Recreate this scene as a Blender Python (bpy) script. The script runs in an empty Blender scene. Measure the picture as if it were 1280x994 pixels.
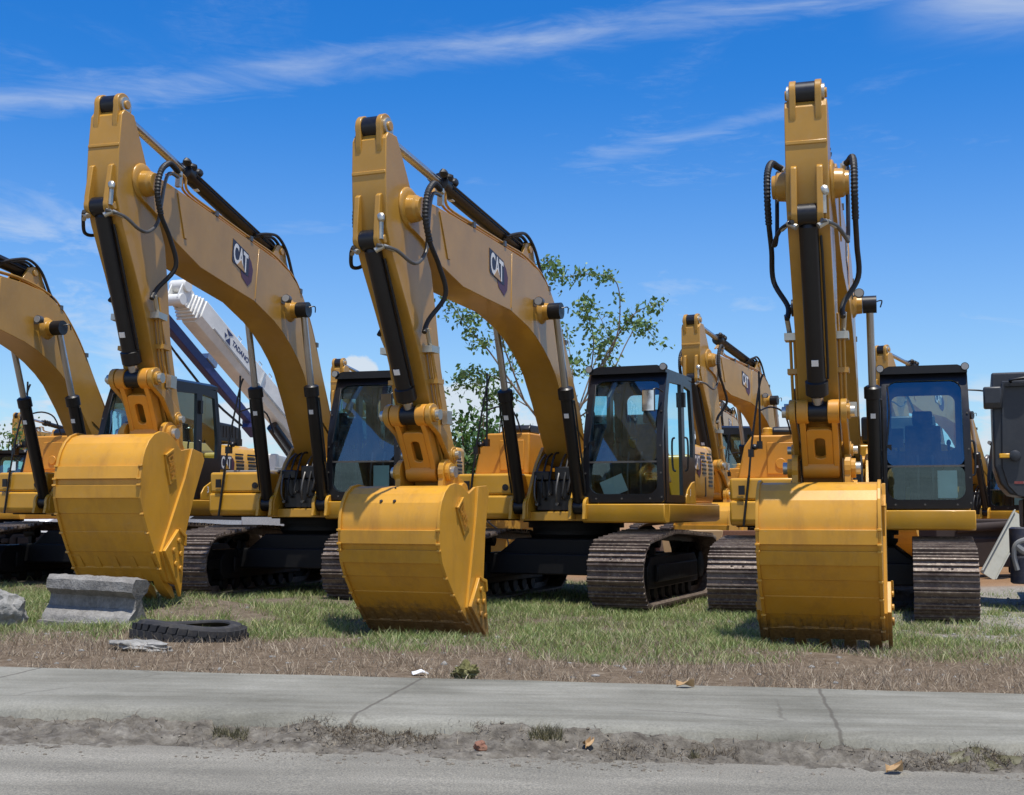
import bpy, bmesh, math, random
import numpy as np
from mathutils import Vector, Matrix, noise

random.seed(7)
rng = np.random.default_rng(11)
scene = bpy.context.scene
COL = scene.collection
R = math.radians
PI = math.pi

# ------------------------------------------------------------------ helpers
def P(w, u, v):
    """machine frame -> local axes: w to the machine's left, u forward, v up"""
    return Vector((w, -u, v))

class MB:
    def __init__(self):
        self.v = []
        self.f = []
    def add(self, vs, fs):
        b = len(self.v)
        self.v.extend([Vector(x) for x in vs])
        self.f.extend([tuple(b + i for i in f) for f in fs])
        return self
    def hexa(self, c):
        return self.add(c, [(3, 2, 1, 0), (4, 5, 6, 7), (0, 1, 5, 4), (1, 2, 6, 5), (2, 3, 7, 6), (3, 0, 4, 7)])
    def box(self, x0, x1, y0, y1, z0, z1):
        return self.hexa([(x0, y0, z0), (x1, y0, z0), (x1, y1, z0), (x0, y1, z0),
                          (x0, y0, z1), (x1, y0, z1), (x1, y1, z1), (x0, y1, z1)])
    def wbox(self, w0, w1, u0, u1, v0, v1):
        return self.box(w0, w1, -u1, -u0, v0, v1)
    def obox(self, c, ax, ay, az):
        c, ax, ay, az = map(Vector, (c, ax, ay, az))
        return self.hexa([c - ax - ay - az, c + ax - ay - az, c + ax + ay - az, c - ax + ay - az,
                          c - ax - ay + az, c + ax - ay + az, c + ax + ay + az, c - ax + ay + az])
    def loft(self, rings, caps=True):
        n = len(rings[0])
        vs = [p for r in rings for p in r]
        fs = []
        for k in range(len(rings) - 1):
            for i in range(n):
                j = (i + 1) % n
                fs.append((k * n + i, k * n + j, (k + 1) * n + j, (k + 1) * n + i))
        if caps:
            fs.append(tuple(range(n - 1, -1, -1)))
            fs.append(tuple(range((len(rings) - 1) * n, len(rings) * n)))
        return self.add(vs, fs)
    def prism(self, pts, w0, w1):
        """polygon in (u, v) pushed along w"""
        return self.loft([[P(w0, u, v) for u, v in pts], [P(w1, u, v) for u, v in pts]])
    def prism_wv(self, pts, u0, u1):
        return self.loft([[P(w, u0, v) for w, v in pts], [P(w, u1, v) for w, v in pts]])
    def prism_wu(self, pts, v0, v1):
        return self.loft([[P(w, u, v0) for w, u in pts], [P(w, u, v1) for w, u in pts]])
    def cyl(self, p0, p1, r0, r1=None, n=18):
        p0, p1 = Vector(p0), Vector(p1)
        r1 = r0 if r1 is None else r1
        d = (p1 - p0).normalized()
        a = d.orthogonal().normalized()
        b = d.cross(a)
        rr = []
        for p, r in ((p0, r0), (p1, r1)):
            rr.append([p + (a * math.cos(t) + b * math.sin(t)) * r for t in [2 * PI * i / n for i in range(n)]])
        return self.loft(rr)
    def lathe(self, p0, p1, prof, n=20):
        """prof: list of (t along, radius)"""
        p0, p1 = Vector(p0), Vector(p1)
        d = (p1 - p0).normalized()
        a = d.orthogonal().normalized()
        b = d.cross(a)
        rr = [[p0 + d * t + (a * math.cos(x) + b * math.sin(x)) * r for x in [2 * PI * i / n for i in range(n)]] for t, r in prof]
        return self.loft(rr)
    def wcyl(self, w0, w1, u, v, r, n=18, r1=None):
        return self.cyl(P(w0, u, v), P(w1, u, v), r, r1, n)
    def tube(self, pts, r, n=8, smooth=4, rib=0.0):
        pts = [Vector(p) for p in pts]
        if smooth and len(pts) > 2:
            out = []
            for i in range(len(pts) - 1):
                a = pts[max(i - 1, 0)]; b = pts[i]; c = pts[i + 1]; d = pts[min(i + 2, len(pts) - 1)]
                for k in range(smooth):
                    t = k / smooth
                    out.append(0.5 * ((2 * b) + (c - a) * t + (2 * a - 5 * b + 4 * c - d) * t * t + (3 * b - a - 3 * c + d) * t ** 3))
            out.append(pts[-1])
            pts = out
        d0 = (pts[1] - pts[0]).normalized()
        a = d0.orthogonal().normalized()
        rings = []
        for i, p in enumerate(pts):
            d = (pts[min(i + 1, len(pts) - 1)] - pts[max(i - 1, 0)]).normalized()
            a = (a - d * a.dot(d)).normalized()
            b = d.cross(a)
            rk = r * (1 + rib * (i % 2))
            rings.append([p + (a * math.cos(t) + b * math.sin(t)) * rk for t in [2 * PI * k / n for k in range(n)]])
        return self.loft(rings)
    def ring(self, outer, inner, back):
        """frame between two loops of equal length, given thickness vector"""
        back = Vector(back)
        n = len(outer)
        o = [Vector(p) for p in outer]; i = [Vector(p) for p in inner]
        vs = o + i + [p + back for p in o] + [p + back for p in i]
        fs = []
        for k in range(n):
            j = (k + 1) % n
            fs += [(k, j, n + j, n + k), (2 * n + k, 3 * n + k, 3 * n + j, 2 * n + j),
                   (k, 2 * n + k, 2 * n + j, j), (n + k, n + j, 3 * n + j, 3 * n + k)]
        return self.add(vs, fs)
    def panel(self, loop, back):
        back = Vector(back)
        return self.loft([[Vector(p) for p in loop], [Vector(p) + back for p in loop]])
    def blob(self, c, rx, ry, rz, seed=0, rough=0.25, sub=3, cut=None):
        bm = bmesh.new()
        bmesh.ops.create_icosphere(bm, subdivisions=sub, radius=1)
        vs = []
        for q in bm.verts:
            p = q.co.copy()
            k = 1 + rough * (noise.noise(p * 1.3 + Vector((seed * 3.1, seed, 0))) + 0.5 * noise.noise(p * 3.1 + Vector((seed, 7, 0))) + .3 * noise.noise(p * 7.0 + Vector((1, seed, 0))))
            vs.append(Vector(c) + Vector((p.x * rx * k, p.y * ry * k, p.z * rz * k)))
        fs = [tuple(q.index for q in f.verts) for f in bm.faces]
        bm.free()
        return self.add(vs, fs)
    def xform(self, fn):
        self.v = [fn(p) for p in self.v]
        return self
    def build_each(self, name, mat, parent=None, gap=.004, **kw):
        """one object per piece: shapes that touch stay together"""
        n = len(self.v); par = list(range(n))
        def fd(a):
            while par[a] != a: par[a] = par[par[a]]; a = par[a]
            return a
        for f in self.f:
            for i in f[1:]: par[fd(i)] = fd(f[0])
        isl = {}
        for i in range(n): isl.setdefault(fd(i), []).append(i)
        bx = []
        for ids in isl.values():
            bx.append(([min(self.v[i][k] for i in ids) - gap for k in range(3)], [max(self.v[i][k] for i in ids) + gap for k in range(3)], set(ids)))
        merged = True
        while merged:
            merged = False
            for i in range(len(bx)):
                for j in range(i + 1, len(bx)):
                    if all(bx[i][0][k] <= bx[j][1][k] and bx[j][0][k] <= bx[i][1][k] for k in range(3)):
                        bx[i] = ([min(bx[i][0][k], bx[j][0][k]) for k in range(3)], [max(bx[i][1][k], bx[j][1][k]) for k in range(3)], bx[i][2] | bx[j][2])
                        bx.pop(j); merged = True; break
                if merged: break
        out = []
        for lo, hi, ids in bx:
            m = MB(); order = sorted(ids); idx = {v: k for k, v in enumerate(order)}
            m.v = [self.v[i] for i in order]; m.f = [tuple(idx[i] for i in f) for f in self.f if f[0] in ids]
            out.append(m.build(name, mat, parent, **kw))
        return out
    def build(self, name, mat, parent=None, bevel=0.0, ang=32, seg=2, fix=True):
        me = bpy.data.meshes.new(name)
        me.from_pydata([tuple(p) for p in self.v], [], self.f)
        if fix:
            bm = bmesh.new(); bm.from_mesh(me)
            bmesh.ops.recalc_face_normals(bm, faces=bm.faces)
            bm.to_mesh(me); bm.free()
        me.materials.append(mat)
        me.shade_smooth()
        me.set_sharp_from_angle(angle=R(ang))
        o = bpy.data.objects.new(name, me)
        COL.objects.link(o)
        if parent is not None:
            o.parent = parent
        if bevel > 0:
            m = o.modifiers.new('edge', 'BEVEL')
            m.width = bevel; m.segments = seg; m.limit_method = 'ANGLE'; m.angle_limit = R(40)
            m.harden_normals = False
        return o

def raw_mesh(name, verts, faces_flat, nper, mat, parent=None, smooth=False):
    """verts (n,3) float array, faces_flat (m*nper) ints"""
    me = bpy.data.meshes.new(name)
    nv, nf = len(verts), len(faces_flat) // nper
    me.vertices.add(nv); me.vertices.foreach_set('co', np.asarray(verts, np.float32).ravel())
    me.loops.add(nf * nper); me.loops.foreach_set('vertex_index', np.asarray(faces_flat, np.int32))
    me.polygons.add(nf); me.polygons.foreach_set('loop_start', np.arange(0, nf * nper, nper, dtype=np.int32))
    me.polygons.foreach_set('loop_total', np.full(nf, nper, np.int32))
    me.update(calc_edges=True)
    me.materials.append(mat)
    if smooth:
        me.shade_smooth()
    o = bpy.data.objects.new(name, me)
    COL.objects.link(o)
    if parent is not None:
        o.parent = parent
    return o

def thing(name, label, cat, loc=(0, 0, 0), rz=0.0, group=None):
    o = bpy.data.objects.new(name, None)
    o.empty_display_size = 0.3
    COL.objects.link(o)
    o.location = loc; o.rotation_euler = (0, 0, rz)
    o['label'] = label; o['category'] = cat
    if group: o['group'] = group
    return o

def tag(o, label, cat, group=None):
    o['label'] = label; o['category'] = cat
    if group: o['group'] = group
    return o

def struct(o):
    o['kind'] = 'structure'; return o

def stuff(o, label=None, cat=None):
    o['kind'] = 'stuff'
    if label: o['label'] = label; o['category'] = cat
    return o

def copy_tree(o, parent=None):
    c = o.copy(); COL.objects.link(c)
    if parent is not None: c.parent = parent
    for ch in list(o.children):
        copy_tree(ch, c)
    return c

_text_cache = {}
def text_mesh(body, shear=0.0):
    """outline of a word as triangles in the xy plane, 1 unit tall, centred"""
    if body in _text_cache: return _text_cache[body]
    cu = bpy.data.curves.new('lettering', 'FONT'); cu.body = body; cu.size = 1; cu.offset = 0.028
    cu.align_x = 'CENTER'; cu.resolution_u = 4; cu.space_character = .92
    ob = bpy.data.objects.new('lettering', cu); COL.objects.link(ob)
    dg = bpy.context.evaluated_depsgraph_get(); dg.update()
    me = bpy.data.meshes.new_from_object(ob.evaluated_get(dg))
    vs = [q.co.copy() for q in me.vertices]; fs = [tuple(p.vertices) for p in me.polygons]
    bpy.data.objects.remove(ob); bpy.data.curves.remove(cu); bpy.data.meshes.remove(me)
    y0 = min(p.y for p in vs); y1 = max(p.y for p in vs); x0 = min(p.x for p in vs); x1 = max(p.x for p in vs)
    vs = [Vector(((p.x - (x0 + x1) / 2) / (x1 - x0), (p.y - (y0 + y1) / 2) / (y1 - y0), 0)) for p in vs]
    _text_cache[body] = (vs, fs)
    return vs, fs

def text_on(mb, body, origin, ex, ey, width, height):
    """lettering laid on a plane, centred at origin"""
    vs, fs = text_mesh(body)
    origin, ex, ey = Vector(origin), Vector(ex), Vector(ey)
    return mb.add([origin + ex * (p.x * width) + ey * (p.y * height) for p in vs], fs)

# ------------------------------------------------------------------ materials
def new_mat(name):
    m = bpy.data.materials.new(name); m.use_nodes = True
    nt = m.node_tree
    return m, nt, nt.nodes['Principled BSDF'], nt.nodes['Material Output']

def N(nt, typ, **kw):
    n = nt.nodes.new(typ)
    for k, x in kw.items():
        if k in n.inputs.keys() if isinstance(k, str) else False: n.inputs[k].default_value = x
        else: setattr(n, k, x)
    return n

def noise_tex(nt, scale, detail=4, rough=.6, vec=None, stretch=None):
    tc = N(nt, 'ShaderNodeTexCoord')
    n = N(nt, 'ShaderNodeTexNoise'); n.inputs['Scale'].default_value = scale
    n.inputs['Detail'].default_value = detail; n.inputs['Roughness'].default_value = rough
    src = tc.outputs['Object'] if vec is None else vec
    if stretch:
        mp = N(nt, 'ShaderNodeMapping'); mp.inputs['Scale'].default_value = stretch
        nt.links.new(src, mp.inputs['Vector']); src = mp.outputs['Vector']
    nt.links.new(src, n.inputs['Vector'])
    return n

def ramp(nt, fac, stops):
    r = N(nt, 'ShaderNodeValToRGB')
    el = r.color_ramp.elements
    while len(el) < len(stops): el.new(0.5)
    for e, (p, c) in zip(el, stops):
        e.position = p; e.color = (*c, 1) if len(c) == 3 else c
    nt.links.new(fac, r.inputs['Fac'])
    return r

def mixc(nt, fac, a, b, mode='MIX'):
    m = N(nt, 'ShaderNodeMix', data_type='RGBA', blend_type=mode)
    for s, x in ((m.inputs[0], fac), (m.inputs[6], a), (m.inputs[7], b)):
        if hasattr(x, 'is_linked') or hasattr(x, 'links'): nt.links.new(x, s)
        elif isinstance(x, (int, float)): s.default_value = x
        else: s.default_value = (*x, 1)
    return m.outputs[2]

def paint(name, col, rough=.38, dust=(.42, .34, .22), dust_amt=.22, var=.12, metallic=0.0, coat=0.0, spec=.5, bump=.0):
    m, nt, b, out = new_mat(name)
    n1 = noise_tex(nt, 1.7, 5)
    n2 = noise_tex(nt, 14, 6, .7)
    dark = tuple(c * (1 - var) for c in col); lite = tuple(min(1, c * (1 + var)) for c in col)
    r1 = ramp(nt, n1.outputs['Fac'], [(.3, dark), (.7, lite)])
    r2 = ramp(nt, n2.outputs['Fac'], [(.48, (0, 0, 0)), (.78, (1, 1, 1))])
    mul = N(nt, 'ShaderNodeMath', operation='MULTIPLY'); mul.inputs[1].default_value = dust_amt
    nt.links.new(r2.outputs['Color'], mul.inputs[0])
    c = mixc(nt, mul.outputs[0], r1.outputs['Color'], dust)
    nt.links.new(c, b.inputs['Base Color'])
    rr = N(nt, 'ShaderNodeMapRange'); rr.inputs['To Min'].default_value = rough * .8; rr.inputs['To Max'].default_value = min(1, rough * 1.35)
    nt.links.new(n2.outputs['Fac'], rr.inputs['Value']); nt.links.new(rr.outputs[0], b.inputs['Roughness'])
    b.inputs['Metallic'].default_value = metallic
    b.inputs['Coat Weight'].default_value = coat
    b.inputs['Specular IOR Level'].default_value = spec
    if bump:
        bp = N(nt, 'ShaderNodeBump'); bp.inputs['Strength'].default_value = bump; bp.inputs['Distance'].default_value = .01
        nt.links.new(n2.outputs['Fac'], bp.inputs['Height']); nt.links.new(bp.outputs[0], b.inputs['Normal'])
    return m

M = {}
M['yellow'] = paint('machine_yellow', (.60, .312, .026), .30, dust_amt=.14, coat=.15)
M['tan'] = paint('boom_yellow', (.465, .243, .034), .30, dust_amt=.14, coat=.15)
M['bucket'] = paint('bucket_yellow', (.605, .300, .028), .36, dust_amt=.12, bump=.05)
def bucket_marks():
    m = M['bucket']; nt = m.node_tree; b = nt.nodes['Principled BSDF']
    src = b.inputs['Base Color'].links[0].from_socket
    n = noise_tex(nt, 1.6, 7, .7, stretch=(2.2, 2.2, .5)); r = ramp(nt, n.outputs['Fac'], [(.50, (0, 0, 0)), (.72, (.55, .55, .55))])
    c = mixc(nt, r.outputs['Color'], src, (.36, .17, .035))
    n2 = noise_tex(nt, 5, 8, .8, stretch=(1, 1, 3)); r2 = ramp(nt, n2.outputs['Fac'], [(.63, (0, 0, 0)), (.70, (.5, .5, .5))])
    c = mixc(nt, r2.outputs['Color'], c, (.5, .36, .17))
    # soil and scraped paint at the cutting edge, plus lip shade put into the colour
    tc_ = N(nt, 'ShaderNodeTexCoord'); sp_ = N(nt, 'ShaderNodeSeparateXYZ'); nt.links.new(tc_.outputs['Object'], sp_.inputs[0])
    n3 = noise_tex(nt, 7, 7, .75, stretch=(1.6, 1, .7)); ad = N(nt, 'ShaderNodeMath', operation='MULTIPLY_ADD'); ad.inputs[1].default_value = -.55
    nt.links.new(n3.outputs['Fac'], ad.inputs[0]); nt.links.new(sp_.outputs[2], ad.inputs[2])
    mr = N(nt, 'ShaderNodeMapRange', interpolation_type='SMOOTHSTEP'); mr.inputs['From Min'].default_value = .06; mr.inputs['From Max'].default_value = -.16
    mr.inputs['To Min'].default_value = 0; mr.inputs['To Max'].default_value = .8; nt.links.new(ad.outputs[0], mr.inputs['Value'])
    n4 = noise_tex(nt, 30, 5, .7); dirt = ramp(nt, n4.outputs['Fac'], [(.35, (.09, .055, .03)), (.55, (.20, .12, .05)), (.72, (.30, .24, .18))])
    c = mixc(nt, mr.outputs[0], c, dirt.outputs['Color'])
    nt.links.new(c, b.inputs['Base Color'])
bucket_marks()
M['orange'] = paint('primer_orange', (.60, .265, .026), .4, dust_amt=.12)
M['black'] = paint('black_paint', (.006, .006, .008), .36, (.12, .1, .08), .05)
M['frameblack'] = paint('cab_black', (.006, .0065, .010), .34, (.1, .1, .1), .04)
M['under'] = paint('undercarriage_black', (.0035, .0035, .004), .55, (.1, .085, .06), .06, spec=.35)
M['rubber'] = paint('hose_rubber', (.012, .012, .013), .5, (.15, .13, .1), .1)
M['chrome'] = paint('chrome_rod', (.50, .51, .53), .30, (.5, .5, .5), .05, metallic=1.0)
M['steel'] = paint('zinc_steel', (.55, .53, .46), .35, (.5, .45, .3), .2, metallic=.8)
M['tubegrey'] = paint('tube_grey', (.12, .115, .11), .35, (.3, .27, .2), .2, metallic=.5)
M['seat'] = paint('seat_cloth', (.012, .013, .016), .85)
M['paper'] = paint('paper', (.72, .78, .76), .8, (.6, .68, .66), .25)
M['white'] = paint('white_lettering', (.78, .78, .76), .5, dust_amt=.05)
M['maroon'] = paint('badge_maroon', (.085, .025, .055), .45, dust_amt=.08)
M['badgeblue'] = paint('badge_navy', (.02, .022, .05), .45, dust_amt=.08)
M['lens'] = paint('lamp_lens', (.30, .31, .32), .12, dust_amt=.05)
M['lampamber'] = paint('amber_lens', (.75, .38, .02), .25, dust_amt=.05)
M['whitepaint'] = paint('crane_white', (.70, .70, .67), .35, (.4, .4, .36), .25)
M['navy'] = paint('crane_navy', (.02, .024, .10), .35, (.2, .2, .2), .15)
M['carwhite'] = paint('car_white', (.7, .71, .71), .25, dust_amt=.15)
M['carsilver'] = paint('car_silver', (.42, .45, .48), .25, dust_amt=.2, metallic=.3)
M['carred'] = paint('car_red', (.22, .04, .04), .3, dust_amt=.25)
M['charcoal'] = paint('charcoal_panel', (.030, .034, .042), .42, (.2, .19, .17), .10)
M['bluebarrel'] = paint('blue_barrel', (.03, .035, .06), .45, dust_amt=.15)
M['greycast'] = paint('grey_cast', (.22, .23, .24), .5, dust_amt=.3)

def track_mat():
    m, nt, b, out = new_mat('track_steel')
    n = noise_tex(nt, 3.0, 6, .7); n2 = noise_tex(nt, 22, 6, .75)
    a = ramp(nt, n.outputs['Fac'], [(.35, (.075, .052, .044)), (.6, (.17, .13, .105))])
    d = ramp(nt, n2.outputs['Fac'], [(.5, (0, 0, 0)), (.68, (1, 1, 1))])
    # dried mud lies on faces that look upwards
    geo = N(nt, 'ShaderNodeNewGeometry'); sep = N(nt, 'ShaderNodeSeparateXYZ'); nt.links.new(geo.outputs['Normal'], sep.inputs[0])
    mr = N(nt, 'ShaderNodeMapRange'); mr.inputs['From Min'].default_value = .1; mr.inputs['From Max'].default_value = .9
    mr.inputs['To Min'].default_value = .35
    nt.links.new(sep.outputs[2], mr.inputs['Value'])
    mu = N(nt, 'ShaderNodeMath', operation='MULTIPLY'); nt.links.new(d.outputs['Color'], mu.inputs[0]); nt.links.new(mr.outputs[0], mu.inputs[1])
    c = mixc(nt, mu.outputs[0], a.outputs['Color'], (.44, .38, .30))
    nt.links.new(c, b.inputs['Base Color'])
    b.inputs['Roughness'].default_value = .5; b.inputs['Metallic'].default_value = .25
    bp = N(nt, 'ShaderNodeBump'); bp.inputs['Strength'].default_value = .35; bp.inputs['Distance'].default_value = .015
    nt.links.new(n2.outputs['Fac'], bp.inputs['Height']); nt.links.new(bp.outputs[0], b.inputs['Normal'])
    return m
M['track'] = track_mat()

def glass(name, tint, rmin=.06):
    m, nt, b, out = new_mat(name)
    nt.nodes.remove(b)
    tr = N(nt, 'ShaderNodeBsdfTransparent'); tr.inputs['Color'].default_value = (*tint, 1)
    gl = N(nt, 'ShaderNodeBsdfGlossy'); gl.inputs['Roughness'].default_value = .02; gl.inputs['Color'].default_value = (.58, .86, .95, 1)
    fr = N(nt, 'ShaderNodeFresnel'); fr.inputs['IOR'].default_value = 1.55
    ad = N(nt, 'ShaderNodeMath', operation='ADD', use_clamp=True); ad.inputs[1].default_value = rmin
    nt.links.new(fr.outputs[0], ad.inputs[0])
    mx = N(nt, 'ShaderNodeMixShader'); nt.links.new(ad.outputs[0], mx.inputs[0])
    nt.links.new(tr.outputs[0], mx.inputs[1]); nt.links.new(gl.outputs[0], mx.inputs[2])
    df = N(nt, 'ShaderNodeBsdfDiffuse'); df.inputs['Color'].default_value = (.55, .55, .5, 1)
    dn = noise_tex(nt, 3.5, 7, .72); dr = ramp(nt, dn.outputs['Fac'], [(.42, (.0, .0, .0)), (.9, (.05, .05, .05))])
    m2 = N(nt, 'ShaderNodeMixShader'); nt.links.new(dr.outputs['Color'], m2.inputs[0]); nt.links.new(mx.outputs[0], m2.inputs[1]); nt.links.new(df.outputs[0], m2.inputs[2])
    nt.links.new(m2.outputs[0], out.inputs['Surface'])
    return m
M['glass'] = glass('tinted_glass', (.72, .91, .93), .14)
M['glassdark'] = glass('side_glass', (.5, .64, .68), .14)
M['mirror'] = paint('mirror_face', (.8, .82, .84), .05, dust_amt=.02, metallic=1.0)

def leaf_mat(name, c1, c2, c3):
    m, nt, b, out = new_mat(name)
    geo = N(nt, 'ShaderNodeNewGeometry')
    r = ramp(nt, geo.outputs['Random Per Island'], [(0, c1), (.55, c2), (1, c3)])
    nt.links.new(r.outputs['Color'], b.inputs['Base Color'])
    b.inputs['Roughness'].default_value = .5
    tl = N(nt, 'ShaderNodeBsdfTranslucent'); nt.links.new(r.outputs['Color'], tl.inputs['Color'])
    mx = N(nt, 'ShaderNodeMixShader'); mx.inputs[0].default_value = .3
    nt.links.new(b.outputs[0], mx.inputs[1]); nt.links.new(tl.outputs[0], mx.inputs[2]); nt.links.new(mx.outputs[0], out.inputs['Surface'])
    return m
M['leaf'] = leaf_mat('leaf_green', (.05, .10, .02), (.09, .17, .035), (.17, .25, .06))
M['leaftree'] = leaf_mat('leaf_bright', (.06, .13, .03), (.12, .22, .06), (.24, .36, .12))
M['leafdark'] = leaf_mat('leaf_dark', (.03, .08, .015), (.06, .14, .025), (.12, .22, .05))
M['grass'] = leaf_mat('grass_green', (.11, .18, .04), (.22, .30, .085), (.48, .45, .22))
M['straw'] = leaf_mat('grass_straw', (.20, .145, .095), (.34, .265, .18), (.50, .42, .31))
M['litter'] = leaf_mat('plant_litter', (.075, .055, .035), (.17, .13, .085), (.36, .30, .21))
M['weed'] = leaf_mat('weed_mix', (.08, .075, .04), (.15, .14, .07), (.28, .24, .14))
M['bark'] = paint('bark', (.16, .12, .085), .9, dust_amt=.3, bump=.4)

def concrete(name, a, b_, c, scale=2.0, bump=.3, rough=.9, fine=70):
    m, nt, b, out = new_mat(name)
    n1 = noise_tex(nt, scale, 6, .65); n2 = noise_tex(nt, fine, 4, .7)
    r = ramp(nt, n1.outputs['Fac'], [(.28, a), (.5, b_), (.75, c)])
    r2 = ramp(nt, n2.outputs['Fac'], [(.3, (.72, .72, .72)), (.7, (1.15, 1.15, 1.15))])
    c1 = mixc(nt, 1.0, r.outputs['Color'], r2.outputs['Color'], 'MULTIPLY')
    nt.links.new(c1, b.inputs['Base Color']); b.inputs['Roughness'].default_value = rough
    b.inputs['Specular IOR Level'].default_value = .25
    bp = N(nt, 'ShaderNodeBump'); bp.inputs['Strength'].default_value = bump; bp.inputs['Distance'].default_value = .02
    ad = N(nt, 'ShaderNodeMath', operation='ADD'); nt.links.new(n1.outputs['Fac'], ad.inputs[0]); nt.links.new(n2.outputs['Fac'], ad.inputs[1])
    nt.links.new(ad.outputs[0], bp.inputs['Height']); nt.links.new(bp.outputs[0], b.inputs['Normal'])
    return m
M['concrete'] = concrete('old_concrete', (.16, .155, .145), (.25, .24, .225), (.36, .35, .33), 5, .8, fine=38)
M['rock'] = concrete('limestone', (.18, .175, .165), (.28, .275, .255), (.42, .41, .39), 4, .8, fine=24)
M['soil'] = concrete('dry_soil', (.13, .11, .085), (.2, .172, .135), (.30, .27, .225), 3, .9, fine=28)
M['tyre'] = paint('tyre_rubber', (.022, .022, .024), .75, (.16, .14, .11), .35, bump=.3)
M['plank'] = paint('pale_beam', (.33, .33, .28), .65, (.25, .22, .16), .4)

# ------------------------------------------------------------------ camera
HC = 1.287
FPX = 1600.0
cam = bpy.data.cameras.new('camera')
cam.sensor_width = 36; cam.lens = FPX / 1280 * 36; cam.clip_end = 5000; cam.clip_start = .05
camo = bpy.data.objects.new('camera', cam); COL.objects.link(camo)
camo.location = (0, 0, HC)
PITCH = math.atan((639.3 - 497) / FPX)
camo.rotation_euler = (PI / 2 + PITCH, 0, 0)
scene.camera = camo

# ------------------------------------------------------------------ terrain heights
def lerp(a, b, t): return a + (b - a) * t
def sstep(a, b, x):
    t = np.clip((x - a) / (b - a), 0, 1); return t * t * (3 - 2 * t)
def lot_z(x, y):
    x = np.asarray(x, float); y = np.asarray(y, float)
    s = .08 - .018 * np.clip(x, -9, 8)
    s = s * (1 - sstep(26, 40, y))
    bump = .20 * np.exp(-(((x + 4.0) / 1.2) ** 2 + ((y - 14.3) / .9) ** 2))
    dip = -.05 * np.exp(-(((x - 2.98) / .85) ** 4 + ((y - 12.35) / .75) ** 4)) - .17 * np.exp(-(((x + .88) / .85) ** 4 + ((y - 13.35) / .8) ** 4))
    rub = .03 * np.sin(x * 1.7 + y * .9) * np.sin(y * 1.3 - x * .6) * sstep(9.7, 11, y) * (1 - sstep(30, 40, y))
    return s + bump + dip + rub
def walk_far(x): return 9.20 - .062 * x
def walk_near(x): return 7.42 - .13 * x
def road_edge(x): return 7.02 - .07 * x
def side_z(x): return .08 - .018 * np.clip(x, -30, 30)

# ================================================================== EXCAVATOR
F0, N0, L0 = (.328, 1.925), (5.524, 4.39), (4.646, 1.893)
def SV(v): return v if v < 3.1 else 3.1 + (v - 3.1) * .95
def BV(v): return v if v < 2.5 else 2.5 + (v - 2.5) * .955
def rot2(u, v, c, a):
    a = R(a); du, dv = u - c[0], v - c[1]
    return c[0] + du * math.cos(a) - dv * math.sin(a), c[1] + du * math.sin(a) + dv * math.cos(a)

def rounded(x0, x1, y0, y1, r, n=5):
    pts = []
    for cx, cy, a0 in ((x1 - r, y1 - r, 0), (x0 + r, y1 - r, 90), (x0 + r, y0 + r, 180), (x1 - r, y0 + r, 270)):
        for k in range(n + 1):
            a = R(a0 + 90 * k / n); pts.append((cx + r * math.cos(a), cy + r * math.sin(a)))
    return pts

def arc(c, r, a0, a1, n=8):
    return [(c[0] + r * math.cos(R(a0 + (a1 - a0) * k / n)), c[1] + r * math.sin(R(a0 + (a1 - a0) * k / n))) for k in range(n + 1)]

def badge(parent, w, cu, cv, width, height, tilt, name='badge', drop=True):
    """white block lettering over a dark hexagon on a left-facing side"""
    bd = MB()
    ex = Vector((0, math.cos(R(tilt)), math.sin(R(tilt)))); ey = Vector((0, 0, 1))
    o = P(w, cu, cv)
    h = [(-.56, .56), (.50, .56), (.56, .50), (.56, -.5), (.50, -.56), (-.50, -.56), (-.56, -.46)]
    bd.panel([o + ex * (a * width) + ey * (b * height) for a, b in h], (.004, 0, 0))
    root = bd.build(name, M['badgeblue'], parent)
    mr = MB()
    hx = [(.02, -.57), (.57, -.57), (.57, .44), (.72, .34), (.86, .0), (.80, -.62), (.55, -1.02), (.12, -.84)]
    mr.panel([o + ex * (a * width) + ey * (b * height) for a, b in hx], (.0025, 0, 0))
    mr.build('badge_shield', M['maroon'], root)
    t = MB(); text_on(t, 'CAT', o + Vector((.0065, 0, 0)), ex, ey, width * .98, height * .98)
    t.build('lettering', M['white'], root, fix=False)
    tri = MB(); tri.panel([o + Vector((.0045, 0, 0)) + ex * (a * width) + ey * (b * height) for a, b in ((-.24, -.52), (.30, -.52), (.02, -.08))], (.004, 0, 0))
    tri.build('badge_triangle', M['tan'], root)
    return root

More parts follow.
